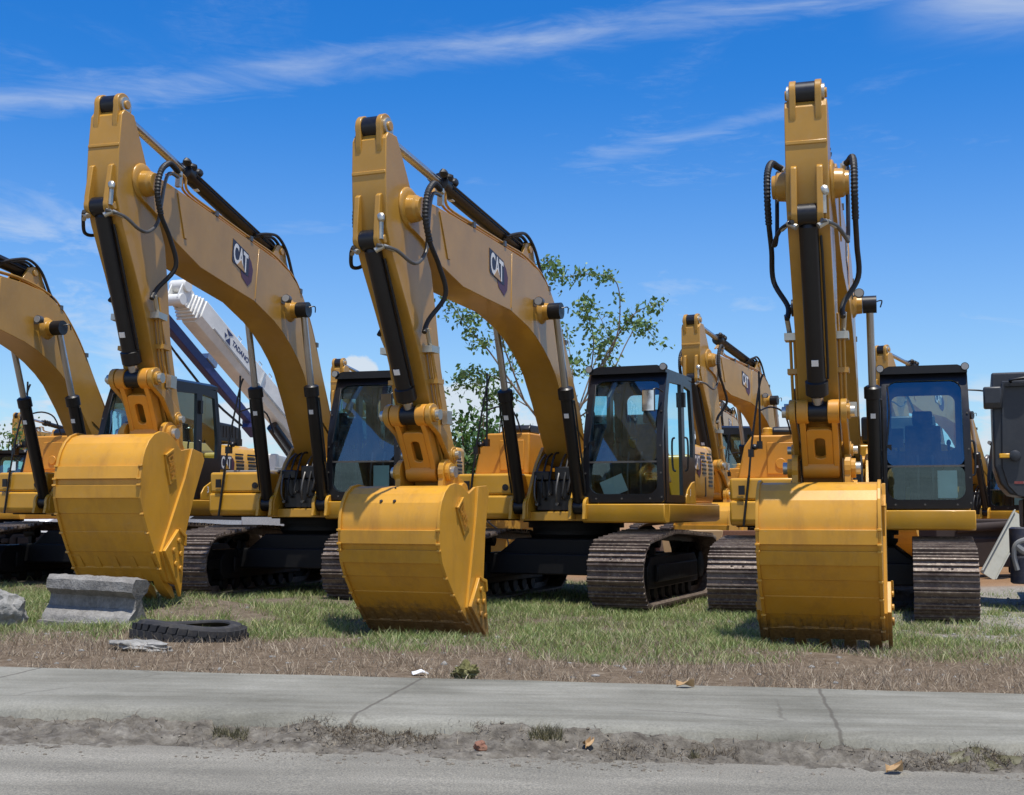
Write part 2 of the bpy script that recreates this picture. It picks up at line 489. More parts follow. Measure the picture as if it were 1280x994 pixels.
def make_track(root, sgn):
    cw, half = 1.20 * sgn, .362
    # path around idler, carrier roller and sprocket
    path = []
    path += [(x, .035) for x in np.linspace(-1.5, 1.5, 20)]
    path += arc((1.60, .43), .40, -82, 78, 9)
    path += [(.9, .89), (.45, .925), (-.2, .905), (-.9, .87)]
    path += arc((-1.58, .44), .41, 98, 260, 9)
    pts = [Vector((a, b)) for a, b in path]
    seg = [(pts[(i + 1) % len(pts)] - pts[i]).length for i in range(len(pts))]
    tot = sum(seg); ns = 46; step = tot / ns
    def at(s):
        s %= tot
        for i, l in enumerate(seg):
            if s <= l: return pts[i] + (pts[(i + 1) % len(pts)] - pts[i]) * (s / l)
            s -= l
        return pts[0]
    mb = MB()
    for k in range(ns):
        a = at(k * step); b = at((k + 1) * step)
        d = (b - a).normalized(); n_ = Vector((d.y, -d.x)); L = step * 1.0
        prof = [(0, -.012), (0, .012), (.005, .042), (.022, .042), (.03, .011), (.085, .010), (.09, .036), (.104, .036), (.11, .010),
                (.158, .010), (.165, .046), (.184, .046), (.19, .012), (L + .012, .006), (L + .012, -.012)]
        hw = half + random.uniform(-.004, .004)
        mb.prism([(a.x + d.x * s + n_.x * t, a.y + d.y * s + n_.y * t) for s, t in prof], cw - hw, cw + hw)
        if k % 1 == 0:  # pad bolts
            for bw in (-.07, .07):
                q = a + d * .058 + n_ * .018
                mb.wbox(cw + bw - .012, cw + bw + .012, q.x - .012, q.x + .012, q.y - .008, q.y + .008)
    # link chain under the shoes keeps the shoes one belt
    inner = [p + Vector((0, 0)) for p in pts]
    c = Vector((0, .47))
    ring_o = []; ring_i = []
    for i, p in enumerate(pts):
        d = (pts[(i + 1) % len(pts)] - pts[i - 1]).normalized(); n_ = Vector((d.y, -d.x))
        ring_o.append(p + n_ * .0); ring_i.append(p - n_ * .09)
    for w0 in (cw - .1, cw + .05):
        mb.ring([P(w0, p.x, p.y) for p in ring_o], [P(w0, p.x, p.y) for p in ring_i], (.05, 0, 0))
    tr = mb.build('crawler_track', M['track'], root, ang=25)
    fr = MB()
    fr.prism([(-1.25, .22), (1.25, .22), (1.3, .3), (1.3, .5), (1.15, .62), (-1.1, .62), (-1.25, .5)], cw - .19, cw + .21)
    fr.prism([(-1.05, .3), (1.0, .3), (1.0, .52), (-1.05, .52)], cw + .21 * 1.0 + .002, cw + .26)
    fr.prism([(1.2, .36), (1.6, .38), (1.6, .5), (1.2, .5)], cw - .15, cw + .18)
    fr.build('track_frame', M['under'], tr, bevel=.012)
    im = MB(); im.lathe(P(cw - .1, 1.6, .43), P(cw + .1, 1.6, .43), [(0, .12), (0, .31), (.05, .33), (.05, .36), (.15, .36), (.15, .33), (.2, .31), (.2, .12)])
    im.wcyl(cw - .17, cw + .2, 1.6, .43, .07)
    im.build('idler_wheel', M['under'], tr)
    sp = MB()
    ppts = []
    for k in range(42):
        a = 2 * PI * k / 42; r = .37 if k % 2 == 0 else .31
        ppts.append((-1.58 + r * math.cos(a), .44 + r * math.sin(a)))
    sp.prism(ppts, cw - .04, cw + .04)
    sp.lathe(P(cw - .18, -1.58, .44), P(cw + .2, -1.58, .44), [(0, .24), (.26, .24), (.30, .2), (.36, .19), (.38, .12)])
    sp.build('drive_sprocket', M['under'], tr)
    for k in range(7):
        u = -1.05 + k * .35
        rm = MB(); rm.lathe(P(cw - .14, u, .155), P(cw + .14, u, .155), [(0, .05), (0, .09), (.03, .11), (.07, .11), (.08, .085), (.2, .085), (.21, .11), (.25, .11), (.28, .09), (.28, .05)], n=14)
        rm.build('track_roller', M['under'], tr)
    cr = MB(); cr.wcyl(cw - .1, cw + .1, .35, .8, .08); cr.wbox(cw - .03, cw + .03, .3, .4, .6, .8)
    cr.build('carrier_roller', M['under'], tr)

def make_excavator(label, loc, yaw, db=0., ds=0., dk=0., paper='flat', bolt_holes=False, scale=1.0, curl=0., mirror=True, bw=.54, flare=.045, tank=True, group='yellow crawler excavators parked in a row'):
    root = thing('excavator', label, 'excavator', loc, R(-yaw), group)
    root.scale = (scale,) * 3
    def t_boom(p):
        u, v = rot2(-p.y, BV(p.z), F0, db); return Vector((p.x, -u, v))
    def t_stick(p):
        u, v = rot2(-p.y, SV(p.z), N0, ds); u, v = rot2(u, v, F0, db); return Vector((p.x, -u, v))
    def t_bucket(p):
        u, v = rot2(-p.y, p.z, (4.808, 1.708), curl); return t_stick(Vector((p.x, -u, v)))
    # ---------------- undercarriage
    for s in (-1, 1): make_track(root, s)
    cb = MB()
    cb.prism_wv([(-.9, .42), (.9, .42), (.9, .62), (.62, .84), (-.62, .84), (-.9, .62)], -.72, .72)
    cb.wbox(-1.04, 1.04, .5, .86, .36, .64); cb.wbox(-1.04, 1.04, -.86, -.5, .36, .64)
    cb.build('undercarriage_frame', M['under'], root, bevel=.02)
    sr = MB(); sr.lathe(P(0, 0, .84), P(0, 0, 1.06), [(0, .62), (.05, .66), (.09, .66), (.09, .61), (.14, .61), (.14, .67), (.22, .67)], n=32)
    sr.build('slew_ring', M['under'], root)
    # ---------------- deck
    dk_ = MB()
    dk_.wbox(-.46, .46, -2.3, .86, 1.06, 1.2)
    dk_.wbox(-1.38, 1.5, -2.3, .6, 1.08, 1.17)
    deck = dk_.build('upper_frame', M['under'], root, bevel=.01)
    yp = MB()
    yp.prism([(.05, 1.2), (1.0, 1.2), (1.12, 1.1), (1.12, 1.3), (.75, 1.85), (.5, 2.08), (.25, 2.12), (.05, 1.95)], -.34, -.29)
    yp.prism([(.05, 1.2), (1.0, 1.2), (1.12, 1.1), (1.12, 1.3), (.75, 1.85), (.5, 2.08), (.25, 2.12), (.05, 1.95)], .29, .34)
    yp.wbox(-.29, .29, .05, .1, 1.2, 1.9)
    yp.wbox(-.46, .46, .86, .98, 1.08, 1.2)
    yp.wcyl(-.38, .38, F0[0], F0[1], .085)
    for s in (-1, 1):
        yp.prism(arc((1.05, 1.26), .13, -20, 200, 8) + [(.85, 1.1), (1.2, 1.1)], s * .42 - .12, s * .42 - .075)
        yp.prism(arc((1.05, 1.26), .13, -20, 200, 8) + [(.85, 1.1), (1.2, 1.1)], s * .42 + .075, s * .42 + .12)
    yp.build('boom_bracket', M['yellow'], root, bevel=.008)
    # left strip under the cab and along the side
    st = MB()
    prof = [(.0, 1.30), (0, 1.12), (.02, 1.075), (.06, 1.055), (.25, 1.055), (.25, 1.30)]
    st.prism([(1.12 - a, b) for a, b in prof], .47, 1.585)
    st.prism_wv([(1.585 - a, b) for a, b in prof], .865, -1.95)
    st.build('platform_skirt', M['yellow'], root, bevel=.012)
    # ---------------- right storage box, tank
    bx = MB()
    bx.prism([(.92, 1.42), (.92, 1.16), (.86, 1.1), (-.5, 1.1), (-.5, 1.42)], -1.42, -.52)
    o = bx.build('storage_box', M['yellow'], root, bevel=.03, seg=3)
    b2 = MB(); b2.wbox(-1.42, -.52, -.5, .9, 1.428, 1.72)
    b2.build('box_lid', M['yellow'], o, bevel=.035, seg=3)
    lt = MB(); lt.cyl(P(-.70, .90, 1.53), P(-.70, .915, 1.53), .045); lt.cyl(P(-.70, .915, 1.53), P(-.70, .925, 1.53), .02)
    lt.build('box_latch', M['black'], o)
    tk = MB()
    if tank: tk.prism_wv([(-1.38, 1.722), (-.54, 1.722), (-.54, 2.30), (-1.18, 2.30), (-1.28, 2.16)], .42, -1.2)
    else:
        tk.wbox(-1.36, -.50, -1.2, .55, 1.722, 1.76); tk.wbox(-1.0, -.6, -.9, -.3, 1.76, 1.83)
    tko = tk.build('tank_housing', M['orange'], root, bevel=.025, seg=3) if tank else tk.build('tool_deck', M['greycast'], root, bevel=.01)
    if tank:
     d2 = MB(); d2.wbox(-.98, -.62, .42, .435, 1.78, 2.2); d2.cyl(P(-.8, .42, 1.92), P(-.8, .45, 1.92), .07)
     d2.build('tank_panel', M['orange'], tko, bevel=.012)
     fc = MB(); fc.lathe(P(-1.0, .1, 2.3), P(-1.0, .1, 2.42), [(0, .1), (.04, .1), (.045, .07), (.1, .07), (.12, .05)])
     fc.build('filler_cap', M['yellow'], tko)
     pc = MB(); pc.prism([(-.1, 2.3), (.28, 2.3), (.3, 2.36), (.25, 2.42), (-.08, 2.42), (-.12, 2.38)], -.92, -.58)
     pc.build('step_cover', M['black'], tko, bevel=.02)
    br = MB(); br.wbox(-1.30, -1.22, .93, .95, 1.5, 1.62)
    br.cyl(P(-1.03, .78, 2.12), P(-1.03, .78, 3.12), .014); br.cyl(P(-1.24, .95, 1.10), P(-1.16, .95, 1.75), .016)
    br.tube([P(-1.16, .95, 1.75), P(-1.12, .9, 2.2), P(-1.03, .8, 2.9), P(-.98, .78, 3.08)], .014)
    br.tube([P(-1.03, .78, 2.6), P(-.9, .6, 2.66), P(-.74, .5, 2.58), P(-.66, .42, 2.3)], .012)
    br.wbox(-1.07, -1.0, .74, .82, 2.10, 2.2); br.wbox(-1.17, -1.10, .84, .93, 1.99, 2.09); br.blob(P(-1.09, .86, 2.12), .045, .045, .04, sub=2, rough=.2)
    br.build('handrail', M['black'], root)
    # ---------------- left side hood, engine hood, counterweight
    hd = MB()
    hp = [(.52, 1.32), (1.50, 1.32), (1.53, 1.45), (1.53, 1.85), (1.50, 2.02), (1.42, 2.14), (1.28, 2.2), (.52, 2.24)]
    hd.prism_wv(hp, -.56, -1.86)
    hood = hd.build('side_hood', M['yellow'], root, bevel=.03, seg=3)
    sl = MB()
    for c0 in (-1.12, -1.50):
        if c0 == -1.50: sl.wbox(1.526, 1.536, -1.34, -1.28, 1.42, 1.70); sl.build('vent_grille', M['black'], hood); sl = MB()
        for k in range(9):
            if c0 == -1.12 and k > 5: continue
            v = 2.03 - k * .058
            sl.wbox(1.526 - (.02 if v > 1.95 else 0), 1.536 - (.02 if v > 1.95 else 0), c0 - .24, c0, v, v + .028)
    sl.build('vent_grille', M['black'], hood)
    badge(hood, 1.533, -.80, 1.90, .30, .20, 0)
    num = MB(); text_on(num, '3', P(1.588, -.2, 1.46), (0, 1, 0), (0, 0, 1), .05, .1)
    sp_ = MB(); sp_.prism([(-.03, 1.302), (-1.9, 1.302), (-1.9, 1.318), (-.55, 1.318), (-.5, 1.62), (-.35, 1.6), (-.12, 1.5), (-.03, 1.4)], .6, 1.578)
    spo = sp_.build('side_panel', M['yellow'], root, bevel=.01)
    num.build('lettering', M['white'], spo, fix=False)
    eh = MB()
    eh.prism_wv([(-1.0, 1.2), (.51, 1.2), (.51, 2.26), (.4, 2.36), (-.85, 2.36), (-1.0, 2.2)], -1.21, -2.2)
    eh.wbox(-.5, .51, -1.2, -.5, 1.2, 2.2)
    eho = eh.build('engine_hood', M['yellow'], root, bevel=.03)
    gb = MB(); gb.prism([(-.72, 2.25), (-1.9, 2.25), (-1.86, 2.5), (-1.6, 2.56), (-.72, 2.6)], .2, 1.18)
    gbo = gb.build('air_intake', M['black'], eho, bevel=.03)
    gs = MB()
    for k in range(10): gs.wbox(1.181, 1.19, -1.72 + k * .095, -1.66 + k * .095, 2.34, 2.52)
    gs.build('intake_grille', M['rubber'], gbo)
    ex_ = MB(); ex_.cyl(P(-.55, -1.5, 2.36), P(-.55, -1.5, 2.62), .07); ex_.tube([P(-.55, -1.5, 2.6), P(-.55, -1.5, 2.75), P(-.55, -1.62, 2.85)], .055)
    ex_.build('exhaust_pipe', M['tubegrey'], eho)
    cw = MB()
    pl = [(-1.42, -1.9), (-1.42, -2.15)] + [(1.42 * math.sin(R(a)) * 1.0, -2.15 - .58 * math.cos(R(a))) for a in range(-80, 81, 10)] + [(1.42, -2.15), (1.42, -1.9)]
    cw.prism_wu(pl, 1.06, 2.18)
    cw.build('counterweight', M['yellow'], root, bevel=.06, seg=3)
    # ---------------- cab
    W0, W1 = .475, 1.565
    def uf(v): return 1.08 - .03 * ((v - 1.9) / .6) ** 2 - max(0, v - 2.3) * .27
    def fp(w, v, off=0.): return P(w, uf(v) + off, v)
    def inw(w, v):  # cab leans in a little towards the roof
        c = (W0 + W1) / 2; return c + (w - c) * (1 - .035 * max(0, (v - 1.4)) / 1.7)
    def loop(x0, x1, y0, y1, r, n=6):
        pts = rounded(x0, x1, y0, y1, r, n); return pts
    def dense(pts, k=3):
        out = []
        for i, a in enumerate(pts):
            b = pts[(i + 1) % len(pts)]
            for t in range(k): out.append((a[0] + (b[0] - a[0]) * t / k, a[1] + (b[1] - a[1]) * t / k))
        return out
    cabm = MB()
    outer = dense(loop(W0, W1, 1.32, 3.06, .05), 4); inner = dense(loop(W0 + .085, W1 - .085, 1.43, 2.93, .13), 4)
    cabm.ring([fp(inw(w, v), v) for w, v in outer], [fp(inw(w, v), v) for w, v in inner], (0, .07, 0))
    # side frames: door ring and rear quarter ring, on both sides
    def side(w, v): return inw(w, v)
    for wside, th in ((W1, -.05), (W0, .05)):
        def sp3(u, v): return P(side(wside, v), u, v)
        def fu_(u, v): return uf(v) - .071 if u > .7 else u
        a_o = dense([(.93, 1.32), (.93, 3.02), (.02, 3.05), (.02, 1.32)], 8)
        a_i = dense([(.80, 1.42), (.80, 2.9), (.10, 2.92), (.10, 1.42)], 8)
        cabm.ring([sp3(min(u, uf(v) - .068), v) for u, v in a_o], [sp3(min(u, uf(v) - .16), v) for u, v in a_i], (th, 0, 0))
        q_o = dense([(.02, 1.32), (.02, 3.05), (-.48, 3.0), (-.62, 2.2), (-.56, 1.32)], 4)
        q_i = dense([(-.05, 1.95), (-.05, 2.92), (-.40, 2.88), (-.50, 2.2), (-.48, 1.95)], 4)
        cabm.ring([sp3(u, v) for u, v in q_o], [sp3(u, v) for u, v in q_i], (th, 0, 0))
    # roof
    rr = [[P(inw(w, 3.06), u, v + (.02 if abs(w - 1.02) < .4 else 0)) for w, v in ((W0, 3.02), (W0, 3.07), (W0 + .12, 3.12), (W1 - .12, 3.12), (W1, 3.07), (W1, 3.02))] for u in (.86, .6, .2, -.2, -.5)]
    cabm.loft(rr)
    # rear wall with window opening
    ro = dense(loop(W0, W1, 1.32, 3.03, .04), 3); ri = dense(loop(W0 + .12, W1 - .12, 2.1, 2.85, .1), 3)
    def ur(v): return -.56 if v < 2.2 else -.56 + .09 * (v - 2.2) / .8
    cabm.ring([P(inw(w, v), ur(v), v) for w, v in ro], [P(inw(w, v), ur(v), v) for w, v in ri], (0, -.05, 0))
    cabm.wbox(W0 + .02, W1 - .02, -.54, .9, 1.322, 1.36)
    cab = cabm.build('cab', M['frameblack'], root, ang=30)
    g = MB(); gi = dense(loop(W0 + .083, W1 - .083, 1.85, 2.935, .10), 4)
    g.add([fp(inw(w, v), v, -.03) for w, v in gi], [tuple(range(len(gi)))]); g.build('windscreen', M['glass'], cab, fix=False)
    g = MB(); gi = dense(loop(W0 + .083, W1 - .083, 1.425, 1.84, .10), 4)
    g.add([fp(inw(w, v), v, -.03) for w, v in gi], [tuple(range(len(gi)))]); g.build('lower_windscreen', M['glass'], cab, fix=False)
    g = MB(); g.obox(fp((W0 + W1) / 2, 1.845, -.02), (.46, 0, 0), (0, .012, 0), (0, 0, .012)); g.build('windscreen_divider', M['tubegrey'], cab)
    for wside, th in ((W1, -.025), (W0, .025)):
        g = MB(); lp = dense([(.80, 1.42), (.80, 2.9), (.10, 2.92), (.10, 1.42)], 6)
        g.add([P(side(wside, v) + th, min(u, uf(v) - .15), v) for u, v in lp], [tuple(range(len(lp)))]); g.build('door_window', M['glassdark'], cab, fix=False)
        g = MB(); lp = [(-.05, 1.95), (-.05, 2.92), (-.40, 2.88), (-.50, 2.2), (-.48, 1.95)]
        g.add([P(side(wside, v) + th, u, v) for u, v in lp], [tuple(range(len(lp)))]); g.build('quarter_window', M['glassdark'], cab, fix=False)
    g = MB(); ri2 = loop(W0 + .12, W1 - .12, 2.1, 2.85, .1)
    g.add([P(inw(w, v), ur(v) - .02, v) for w, v in ri2], [tuple(range(len(ri2)))]); g.build('rear_window', M['glass'], cab, fix=False)
    s_ = MB()
    s_.prism([(-.30, 1.36), (.15, 1.36), (.12, 1.72), (-.26, 1.72)], .82, 1.2)
    s_.prism([(-.36, 1.72), (.24, 1.70), (.27, 1.78), (.2, 1.86), (-.28, 1.86)], .76, 1.26)
    s_.prism([(-.22, 1.84), (-.32, 2.42), (-.40, 2.44), (-.44, 2.36), (-.36, 1.8)], .78, 1.24)
    s_.prism([(-.31, 2.44), (-.34, 2.62), (-.40, 2.64), (-.44, 2.6), (-.41, 2.44)], .88, 1.14)
    s_.build('operator_seat', M['seat'], cab, bevel=.035, seg=3)
    for cwid in (.70, 1.32):
        c_ = MB(); c_.prism([(-.3, 1.36), (.3, 1.36), (.34, 1.86), (.28, 1.96), (-.3, 1.92)], cwid - .07, cwid + .07)
        c_.tube([P(cwid, .26, 1.95), P(cwid, .27, 2.06), P(cwid, .25, 2.14)], .018); c_.blob(P(cwid, .25, 2.17), .03, .03, .045, sub=2, rough=0)
        c_.build('control_console', M['seat'], cab, bevel=.012)
    for cwid in (.93, 1.11):
        c_ = MB(); c_.tube([P(cwid, .55, 1.36), P(cwid, .58, 1.7), P(cwid, .5, 2.0)], .014); c_.wbox(cwid - .06, cwid + .06, .5, .66, 1.37, 1.40)
        c_.build('travel_lever', M['tubegrey'], cab)
    mn = MB(); mn.obox(P(.66, .62, 2.18), (.10, 0, 0), (0, .015, .0), (0, .0, .08)); mn.tube([P(.6, .62, 2.1), P(.56, .7, 1.9)], .012)
    mn.build('monitor', M['black'], cab)
    pp = MB()
    if paper == 'tilt':
        pp.obox(P(.86, .96, 1.53), Vector((.15, 0, .06)), (0, .003, 0), Vector((-.045, 0, .11)))
    else:
        pp.obox(fp(1.27, 1.62, -.05), (.115, 0, 0), (0, .002, 0), (0, 0, .17))
    pp.build('paper_sheet', M['paper'], cab)
    wp = MB(); wp.tube([fp(.56, 2.1, .012), fp(.60, 2.55, .018), fp(.585, 2.88, .014)], .009); wp.wbox(.53, .62, .97, 1.02, 2.0, 2.12)
    wp.build('wiper', M['black'], cab)
    for wv in (.50, 1.52):
        lm = MB(); lm.lathe(P(wv, .80, 3.09), P(wv, .92, 3.09), [(0, .03), (.02, .046), (.09, .05), (.09, .044)], n=20)
        lo = lm.build('roof_light', M['black'], cab)
        ln = MB(); ln.cyl(P(wv, .885, 3.09), P(wv, .896, 3.09), .042); ln.build('lamp_lens', M['lens'], cab)
    if mirror:
     mi = MB(); mi.tube([P(1.54, .98, 2.75), P(1.5, 1.15, 2.78), P(1.42, 1.21, 2.72)], .012)
     mi.obox(P(1.42, 1.23, 2.62), (.085, 0, 0), (0, .018, 0), (0, 0, .14))
     mi.build('mirror_housing', M['black'], cab, bevel=.01)
     mf = MB(); mf.obox(P(1.42, 1.2505, 2.62), (.076, 0, 0), (0, .002, 0), (0, 0, .13)); mf.build('mirror_glass', M['mirror'], cab)
    hn = MB(); hn.tube([P(1.60, .12, 1.75), P(1.64, .12, 1.8), P(1.64, .12, 2.15), P(1.60, .12, 2.2)], .014)
    hn.wbox(1.545, 1.585, -.02, .04, 2.62, 2.82)
    hn.build_each('door_handle', M['black'], cab)
    bl = MB()
    for wv in (W0 + .03, W1 - .03):
        for vv in (1.39, 1.7, 2.05, 2.5): bl.cyl(fp(inw(wv, vv), vv, 0), fp(inw(wv, vv), vv, .012), .012, n=8)
    for wv in (.65, 1.0, 1.38): bl.cyl(fp(wv, 1.37, 0), fp(wv, 1.37, .012), .012, n=8)
    bl.build_each('cab_fastener', M['tubegrey'], cab)
    # ---------------- boom
    bt = [(.18, 1.98), (.22, 2.12), (.5, 2.62), (.85, 3.22), (1.18, 3.70), (1.5, 4.08), (1.75, 4.26), (2.0, 4.37), (2.4, 4.43), (2.95, 4.47), (3.8, 4.53), (4.69, 4.58), (5.1, 4.60), (5.35, 4.60)]
    nose = arc(N0, .165, 75, -95, 8)
    bb = [(5.3, 4.16), (4.9, 3.96), (4.31, 3.80), (3.6, 3.75), (2.94, 3.71), (2.37, 3.57), (2.1, 3.47), (1.83, 3.33), (1.6, 3.18), (1.41, 3.02), (1.12, 2.66), (.82, 2.24), (.56, 1.9), (.4, 1.8), (.25, 1.84)]
    bprof = bt + nose + bb
    b_ = MB(); b_.prism(bprof, -.225, .225)
    # flange lips, seams, bosses
    for s in (-1, 1):
        x = s * .226
        b_.prism([(2.86, 4.44), (2.89, 4.44), (2.93, 3.74), (2.90, 3.74)], x - .004, x + .006)
        b_.prism([(4.86, 4.55), (4.92, 4.55), (4.72, 4.05), (4.66, 4.05)], x - .004, x + .012)
        b_.prism([(.30, 2.2), (.33, 2.2), (.86, 2.5), (.84, 2.46)], x - .004, x + .006)
        b_.lathe(P(s * .22, 5.566, 4.44), P(s * .36, 5.566, 4.44), [(0, .15), (.08, .14), (.10, .12), (.135, .115), (.135, .05)])
        b_.lathe(P(s * .22, 1.906, 3.822), P(s * .34, 1.906, 3.822), [(0, .17), (.03, .15), (.05, .115), (.115, .11)])
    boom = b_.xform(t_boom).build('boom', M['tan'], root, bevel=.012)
    br2 = MB()
    for s in (-1, 1):
        br2.prism([(1.85, 4.36), (2.4, 4.44), (2.2, 4.70), (2.05, 4.74), (1.95, 4.68)], s * .12 - .02, s * .12 + .02)
    br2.wcyl(-.16, .16, 2.08, 4.64, .05)
    br2.xform(t_boom).build('cylinder_bracket', M['tan'], boom, bevel=.006)
    # badge is set out in boom coordinates and turned with it
    kids0 = set(boom.children)
    bg = badge(boom, .2265, 3.36, 4.185, .40, .27, -13)
    for o_ in [bg] + list(bg.children):
        for q in o_.data.vertices: q.co = t_boom(q.co)
    lp = MB(); lp.tube([P(.23, 2.1, 3.9), P(.3, 2.1, 3.92), P(.34, 2.14, 3.88)], .012); lp.wbox(.228, .24, 2.1, 2.2, 3.86, 3.95)
    lp.lathe(P(.31, 2.12, 3.92), P(.31, 2.24, 3.92), [(0, .03), (.03, .055), (.10, .06), (.10, .05)])
    lpo = lp.xform(t_boom).build('work_light', M['tubegrey'], boom)
    ln = MB(); ln.cyl(P(.31, 2.225, 3.92), P(.31, 2.234, 3.92), .05); ln.xform(t_boom).build('lamp_lens', M['lens'], boom)
    pipe_pts = [(5.05, 4.72), (4.89, 4.80), (4.72, 4.79), (4.62, 4.64), (3.87, 4.58), (3.0, 4.52), (2.4, 4.48), (1.87, 4.35), (1.59, 4.18), (1.16, 3.72), (.77, 3.10), (.45, 2.6), (.3, 2.3)]
    for s in (-1, 1):
        for off in (0, .05):
            pm = MB(); pm.tube([P(s * (.2 - off), u, v + .012) for u, v in pipe_pts], .016, smooth=5)
            pm.xform(t_boom).build('hydraulic_pipe', M['tan'], boom)
    cl = MB()
    for (u, v) in ((4.0, 4.57), (3.1, 4.51), (1.6, 4.17), (1.0, 3.5)):
        for s in (-1, 1): cl.wbox(s * .175 - .06, s * .175 + .06, u - .03, u + .03, v - .02, v + .045)
    cl.xform(t_boom).build_each('pipe_clamp', M['tubegrey'], boom)
    # black hose loops between the arm cylinder foot and the pipes
    for s, dz in ((.1, 0), (.15, .03), (-.12, .02), (.05, -.02)):
        hm = MB(); hm.tube([P(s * .6, 2.75, 4.66 + dz), P(s, 2.5, 4.74 + dz), P(s, 2.22, 4.78 + dz), P(s * 1.1, 1.98, 4.64 + dz), P(s * 1.3, 1.82, 4.36), P(s * 1.3, 1.7, 4.24)], .021, smooth=5)
        hm.xform(t_boom).build('hydraulic_hose', M['rubber'], boom)
    vbk = MB(); vbk.wbox(-.24, .24, .55, .92, 1.21, 1.62); vbk.wbox(-.27, -.05, .6, .95, 1.62, 1.74); vbk.wbox(.02, .25, .58, .93, 1.62, 1.80)
    vbo = vbk.build('valve_block', M['black'], root, bevel=.015)
    for k, w0 in enumerate((-.21, -.12, -.03, .07, .15, .22)):
        fm = MB(); fm.cyl(P(w0, .95, 1.30 + .07 * (k % 3)), P(w0, .99, 1.30 + .07 * (k % 3)), .022, n=8); fm.tube([P(w0, .97, 1.30 + .07 * (k % 3)), P(w0 * 1.1, 1.02, 1.42 + .05 * (k % 2)), P(w0 * 1.15, .95, 1.66), P(w0 * 1.1, .78, 1.88 + .04 * (k % 3)), P(w0, .58, 2.0)], .015, smooth=5)
        fm.build('valve_hose', M['rubber'] if k % 3 else M['tubegrey'], vbo)
    # ---------------- hydraulic cylinders
    def cylinder(name, a, b, r, frac, wc, mat_rod, eye_w, gl=1.25, rod_r=.55, head='a', rub=True):
        """a = tube end, b = rod end, both already posed (u, v)"""
        pa, pb = P(wc, *a), P(wc, *b); d = pb - pa; L = d.length; dn = d / L
        t = MB()
        t.lathe(pa, pb, [(.06, r * .7), (.10, r), (L * frac - .16, r), (L * frac - .15, r * gl), (L * frac - .02, r * gl), (L * frac, r * .9)], n=22)
        t.wcyl(wc - eye_w, wc + eye_w, a[0], a[1], r * 1.15)
        to = t.build(name, M['black'], root, bevel=0)
        rd = MB(); rd.cyl(pa + dn * (L * frac - .01), pb - dn * .05, r * rod_r)
        rd.build('cylinder_rod', mat_rod, to)
        ey = MB(); ey.wcyl(wc - eye_w, wc + eye_w, b[0], b[1], r * 1.12); ey.build('rod_eye', M['black'], to)
        if rub:
            side_ = Vector((1, 0, 0)).cross(dn).normalized()
            if side_.dot(Vector((0, -1, 0))) < 0: side_ = -side_
            lm = MB(); o1 = Vector((r * 1.15, 0, 0)) * (1 if wc >= 0 else -1)
            lm.tube([pa + dn * .2 + o1, pa + dn * .35 + o1 * 1.1, pa + dn * (L * frac - .3) + o1 * 1.1, pa + dn * (L * frac - .18) + o1], .013, smooth=2)
            lm.build('cylinder_line', M['rubber'], to)
            lbl = MB(); q = pa + dn * (L * frac - .36) - side_ * 0
            fr_ = Vector((0, -1, 0)); fr_ = (fr_ - dn * fr_.dot(dn)).normalized(); lbl.obox(q + fr_ * r * .985, (r * .36, 0, 0), fr_ * .006, Vector(dn) * .03)
            lbl.build('maker_plate', M['white'], to)
        return to
    hp_ = rot2(1.906, BV(3.822), F0, db)
    for s in (-1, 1):
        cylinder('boom_cylinder', (1.05, 1.26), hp_, .082, .62, .42 * s, M['chrome'], .075)
        cap = MB(); cap.wcyl(s * .34, s * .50, hp_[0], hp_[1], .105); cap.tube([P(s * .49, hp_[0], hp_[1] + .03), P(s * .56, hp_[0] - .06, hp_[1] + .05), P(s * .54, hp_[0] - .12, hp_[1] - .02)], .008)
        cap.build('pin_cap', M['black'], root)
    tp = rot2(*rot2(5.946, SV(5.216), N0, ds), F0, db)
    ap = rot2(2.08, BV(4.64), F0, db)
    ac = cylinder('arm_cylinder', ap, tp, .088, .62, 0.0, M['chrome'], .085, gl=1.3)
    gm = MB(); 
    pa, pb = P(0, *ap), P(0, *tp); dn = (pb - pa).normalized(); L = (pb - pa).length
    for k in range(5): gm.blob(pa + dn * (L * .62 - .25 + .07 * k) + Vector((.09 * (-1) ** k, -.02, .07)), .05, .07, .05, seed=k, sub=2)
    gm.build('hose_coupling', M['rubber'], ac)
    # ---------------- stick
    front = [(6.00, 5.14), (6.05, 5.06), (6.055, 4.67), (6.03, 4.13), (5.89, 3.84), (5.58, 3.36), (5.34, 2.97), (5.20, 2.70), (4.98, 2.25), (4.78, 1.90)]
    low = arc((4.49, 1.50), .15, 20, -180, 8)
    rear = [(4.40, 1.85), (4.56, 2.2), (4.79, 2.8), (4.92, 3.4), (5.03, 3.84), (5.24, 4.18), (5.40, 4.46), (5.59, 4.78), (5.82, 5.14)]
    s_ = MB(); s_.prism(front + low + rear, -.19, .19)
    for s in (-1, 1):
        e = arc((5.946, 5.216), .135, -20, 180, 10)
        s_.prism(e + [(5.82, 5.0), (6.03, 4.84), (6.07, 5.0)], s * .115 - .03, s * .115 + .03)
        s_.prism([(6.03, 4.50), (6.085, 4.46), (6.12, 4.10)] + arc((6.008, 4.014), .115, 20, -130, 8) + [(5.8, 3.82), (5.95, 4.1)], s * .115 - .028, s * .115 + .028)
        s_.prism([(6.05, 4.73), (6.066, 4.73), (6.066, 4.69), (6.05, 4.69)], -.188, .188) if s > 0 else None
        x = s * .19
        s_.lathe(P(x, 5.566, 4.44), P(x + s * .035, 5.566, 4.44), [(0, .22), (.02, .21), (.035, .17)])
        s_.prism([(5.06, 3.2), (5.12, 3.2), (4.78, 2.3), (4.72, 2.3)], x - .004, x + .02)
